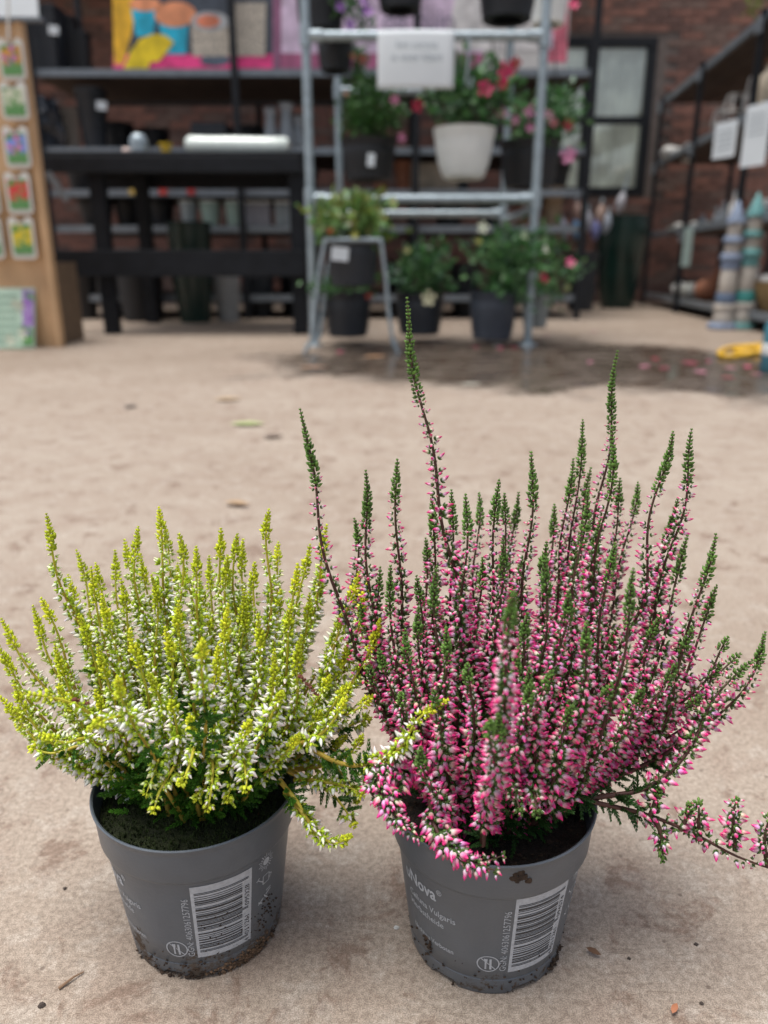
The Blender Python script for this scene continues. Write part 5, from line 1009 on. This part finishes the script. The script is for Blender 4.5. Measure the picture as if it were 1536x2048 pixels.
SMALL = [(1340, 1, .06, .12, 'white_jar', 'little white jar behind the coral ornament', m_shell), (1385, 1, .07, .14, 'grey_bowl', 'grey bowl between the coral and the price card', m_greypot), (1412, 1, .05, .17, 'brown_bottle', 'brown bottle behind the slim wire lantern', m_terra), (1510, 1, .06, .20, 'white_vase', 'white vase between the two price cards', m_shell),
         (1340, 2, .05, .12, 'clay_jar', 'clay jar at the far end of the low side shelf', m_terra), (1400, 2, .045, .13, 'grey_jar', 'grey jar behind the mint hanging tag', m_glass), (1480, 2, .05, .16, 'clay_bottle', 'clay bottle between the totem tips', m_terra), (1505, 2, .06, .15, 'white_jar', 'white jar behind the teal totem roof', m_whitepot),
         (1335, 3, .08, .15, 'black_bowl', 'black bowl at the far end of the bottom side shelf', m_blackpot), (1430, 3, .07, .18, 'grey_jug', 'grey jug behind the terracotta bird', m_greypot), (1460, 3, .07, .22, 'clay_pot', 'clay pot behind the blue totem', m_terra), (1495, 3, .08, .26, 'white_urn', 'white urn behind the teal totem shaft', m_shell)]
for x, k, r1, h_, nm, lab, m_ in SMALL:
    Y = side_y(x, k, .3); p = on(Y, .30, k); t = thing(nm, lab, 'ornament', tuple(p)); mb = MB(); mb.lathe([(.001, 0), (r1*.7, 0), (r1, h_*.35), (r1*.9, h_*.65), (r1*.5, h_*.85), (r1*.55, h_)], p, 18); mb.build('body', m_, t, smooth=True); mb = MB(); mb.lathe([(r1*.53, h_-.004), (r1*.66, h_), (r1*.53, h_+.008), (r1*.4, h_)], p, 18); mb.build('lip', m_, t, smooth=True)
# ---- two totem columns
def totem(label, xt, xb, yt, yb, acc, acc2, Y):
    b = P(xb, yb, 4.95); b.z = 0; Y = b.y; tp = P(xt, yt, Y); h = tp.z; t = thing('garden_totem', label, 'garden totem', tuple(b), 'garden totems by the side shelf'); lean_ = Vector(((xt-xb)*mpp(500, Y)*.0, 0, 0)); s = mpp(520, Y); r = 22*s
    cr = M('totem_cream', (.50, .46, .41), .6, var=.2, scale=20)
    segs = [(1.35, .0, 1.30, .05, acc, 'base'), (.92, .05, .88, .15, cr, 'drum'), (.98, .15, .98, .205, cr, 'collar'), (.90, .205, .88, .29, acc2, 'band'), (.80, .29, .74, .47, cr, 'drum'), (.78, .47, .78, .545, acc, 'band'), (1.0, .545, .9, .60, acc, 'collar'), (.70, .60, .66, .68, cr, 'drum'), (.92, .68, .82, .73, acc, 'collar'), (.62, .73, .60, .83, cr, 'drum')]
    for r0, z0_, r1, z1_, m_, nm in segs:
        mb = MB(); mb.lathe([(.001, h*z0_+.0006), (r*r0*.95, h*z0_+.0006), (r*r0, h*z0_+.006), (r*(r0+r1)/2*1.02, h*(z0_+z1_)/2), (r*r1, h*z1_-.006), (r*r1*.95, h*z1_-.0006), (.001, h*z1_-.0006)], b, 20); mb.build(nm, m_, t, smooth=True)
    mb = MB(); mb.lathe([(.001, h*.8302), (r*.80, h*.8302), (r*.78, h*.85), (r*.38, h*.93), (r*.12, h*.99), (.001, h)], b, 20); mb.build('cone_roof', acc, t, smooth=True)
totem('blue and cream stacked lighthouse totem in front of the side shelf', 1466, 1446, 400, 642, M('powder_blue', (.24, .30, .42), .6, var=.3), M('slate_blue', (.12, .17, .26), .45), 0)
totem('teal and cream stacked lighthouse totem in front of the side shelf', 1494, 1482, 384, 646, M('aqua_glaze', (.15, .36, .36), .55, var=.3), M('teal_glaze', (.06, .30, .28), .4), 0)
# ---- teal bucket with a yellow hose loop
b = G(1560, 745); t = thing('teal_bucket', 'teal plastic canister with a white label at the photo edge', 'canister', tuple(b)); r1 = 40*mpp(700, b.y); hh = P(1560, 645, b.y).z
mb = MB(); mb.lathe([(.001, .001), (r1*.94, .001), (r1, .01), (r1, hh*.92), (r1*.9, hh), (r1*.4, hh*1.02), (.001, hh*1.02)], b, 28); mb.build('body', M('teal_plastic', (.06, .20, .26), .4), t, smooth=True)
mb = MB(); mb.lathe([(r1*1.004, hh*.36), (r1*1.012, hh*.37), (r1*1.012, hh*.58), (r1*1.004, hh*.59)], b, 28); mb.build('label_band', m_whitepot, t, smooth=True)
mb = MB(); mb.lathe([(r1*.45, hh*1.02), (r1*.45, hh*1.1), (.001, hh*1.1)], b, 16); mb.build('cap', m_blackpot, t)
h0 = [(1535, 694), (1500, 697), (1462, 700), (1440, 708), (1442, 716), (1470, 718), (1505, 712), (1522, 702), (1500, 700), (1470, 708), (1540, 712)]
mb = MB(); mb.tube([tuple(Vector(c) + Vector((0, 0, .012))) for c in curve([G(*q) for q in h0], .02)[0]], .011, 8); tag(mb.build('garden_hose', M('yellow_hose', (.72, .42, .03), .4), origin=G(1500, 705), smooth=True), 'loop of yellow hose on the wet floor by the teal canister', 'hose')
# ---- twig from above
t = thing('hanging_twig', 'yellow-green twig reaching in at the top corner above the side shelf', 'twig', tuple(P(1530, -60, 4.6))); mb = MB(); mb.tube([P(1560, -80, 4.6), P(1525, -10, 4.6), P(1500, 22, 4.6), P(1480, 34, 4.6)], [.008, .006, .004, .002], 6); mb.build('stem', M('olive_stem', (.18, .19, .06), .6), t)
leaf_cloud('leaves', t, P(1505, 12, 4.6), (.22, .12, .16), 26, .05, [(.18, .22, .06), (.22, .24, .07)], 99, m_bleaf)
# ---- litter on the floor
def litter(x, y, s, col, lab, nm='fallen_leaf', cat_='leaf', group=None, curl=.3, rot=0.0):
    c = G(x, y); q = random.Random(int(x*y)); a0 = rot; mb = MB(); pts = [(-1, 0), (-.5, .38), (.1, .46), (.6, .28), (1, 0), (.6, -.28), (.1, -.42), (-.5, -.36)]
    ca, sa = math.cos(a0), math.sin(a0); mb.add([(c.x, c.y, .004+s*.1*curl)] + [(c.x+s*(x_*ca-y_*sa), c.y+s*(x_*sa+y_*ca), .003+s*curl*(abs(y_)*.7+.18*x_*x_*q.uniform(.5, 1.4))) for x_, y_ in pts], [(0, 1+k, 1+(k+1) % 8) for k in range(8)])
    o = mb.build(nm, M('litter_%02d%02d%02d' % tuple(int(v*99) for v in col), col, .6, var=.2, scale=60, trans=.1), origin=c, smooth=True); return tag(o, lab, cat_, group)
litter(495, 851, .045, (.42, .48, .22), 'pale green leaf lying on the concrete floor', rot=.1)
litter(456, 801, .045, (.46, .33, .20), 'tan dry leaf on the floor beyond the green one', rot=.3)
litter(474, 1012, .024, (.40, .27, .16), 'curled tan leaf on the floor between the heathers and the bench', rot=-.25, curl=.6)
litter(628, 738, .06, (.36, .22, .14), 'brown leaf on the wet floor before the plant stand', rot=.2)
litter(752, 716, .06, (.42, .24, .13), 'orange-brown leaf beside the plant stand foot', rot=.4)
litter(942, 771, .04, (.50, .47, .40), 'whitish leaf scrap in the puddle', rot=.1)
litter(546, 876, .028, (.12, .08, .06), 'dark brown leaf scrap beyond the pale green leaf', rot=.5)
litter(262, 815, .028, (.10, .08, .07), 'small dark scrap on the dry floor near the bench', rot=1.2)
r2 = random.Random(21); RD, PQ, CR = (.55, .10, .18), (.60, .25, .34), (.50, .05, .10)
for x, y, c, lab in ((950, 696, RD, 'red petal before the blue-grey pot'), (1000, 698, RD, 'red petal in the middle below the blue-grey pot'), (1028, 697, CR, 'deep red petal beside the rack post foot'), (680, 706, RD, 'red petal between the plant stand feet'),
        (1190, 665, PQ, 'pale pink petal on the dry floor before the slate planter'), (1095, 672, PQ, 'pink petal just behind the rack post foot'), (1150, 670, (.45, .30, .12), 'ochre petal between the rack foot and slate planter'),
        (1290, 735, PQ, 'pink petal at the near end of the puddle litter'), (1330, 738, RD, 'red petal in the puddle beside a pale pink one'), (1378, 728, RD, 'red petal in the puddle toward the yellow hose'), (1400, 746, PQ, 'pink petal in the wettest part of the puddle'), (1418, 724, RD, 'red petal close to the yellow hose loop'),
        (1462, 738, PQ, 'pink petal just below the yellow hose loop'), (1495, 736, RD, 'red petal between the hose loop and teal canister'), (1512, 750, PQ, 'pink petal at the foot of the teal canister'), (1455, 757, CR, 'deep red petal well below the hose loop'), (1310, 720, CR, 'deep red petal on the far rim of the puddle'), (1180, 726, PQ, 'pink petal alone in the puddle below the slate planter')):
    litter(x, y, r2.uniform(.022, .038), c, lab, 'fallen_petal', 'petal', 'petals on the wet floor', rot=r2.uniform(0, 3))
# near bits
litter(1186, 1912, .0048, (.16, .08, .04), 'small brown seed husk on the concrete beside the pink heather pot', 'seed_husk', 'husk', rot=-.6, curl=.8)
litter(1348, 2025, .0040, (.50, .20, .10), 'tiny orange flake on the concrete at the lower edge', 'orange_flake', 'flake', rot=.9, curl=.5)
c0, c1 = G(118, 1980), G(168, 1946); mb = MB(); mb.tube([tuple(c0+Vector((0, 0, .0012))), tuple((c0+c1)/2+Vector((.001, .001, .0022))), tuple(c1+Vector((0, 0, .001)))], [.0009, .0006, .0003], 6); tag(mb.build('dry_stalk', M('dry_stalk', (.24, .15, .09), .8), origin=c0), 'thin dry stalk on the concrete beside the white heather pot', 'stalk')
for k, (x, y, s_, lab) in enumerate(((83, 2012, .0020, 'dark crumb of soil near the dry stalk'), (130, 1778, .0015, 'dark crumb beside the white heather pot on the concrete'), (1402, 2008, .0013, 'dark crumb near the orange flake'), (1258, 1918, .0012, 'dark crumb next to the seed husk'), (792, 1856, .0018, 'white crumb on the concrete between the pots'), (1392, 1890, .0014, 'tiny dark crumb on the concrete under the trailing pink branch'))):
    c = G(x, y); mb = MB(); mb.blob((c.x, c.y, s_*.4), (s_*2, s_*1.5, s_), 8, .4, k); tag(mb.build('grit', M('dark_grit' if k != 4 else 'white_grit', (.06, .045, .038) if k != 4 else (.6, .6, .58), .9), origin=c), lab, 'grit', 'crumbs on the concrete')
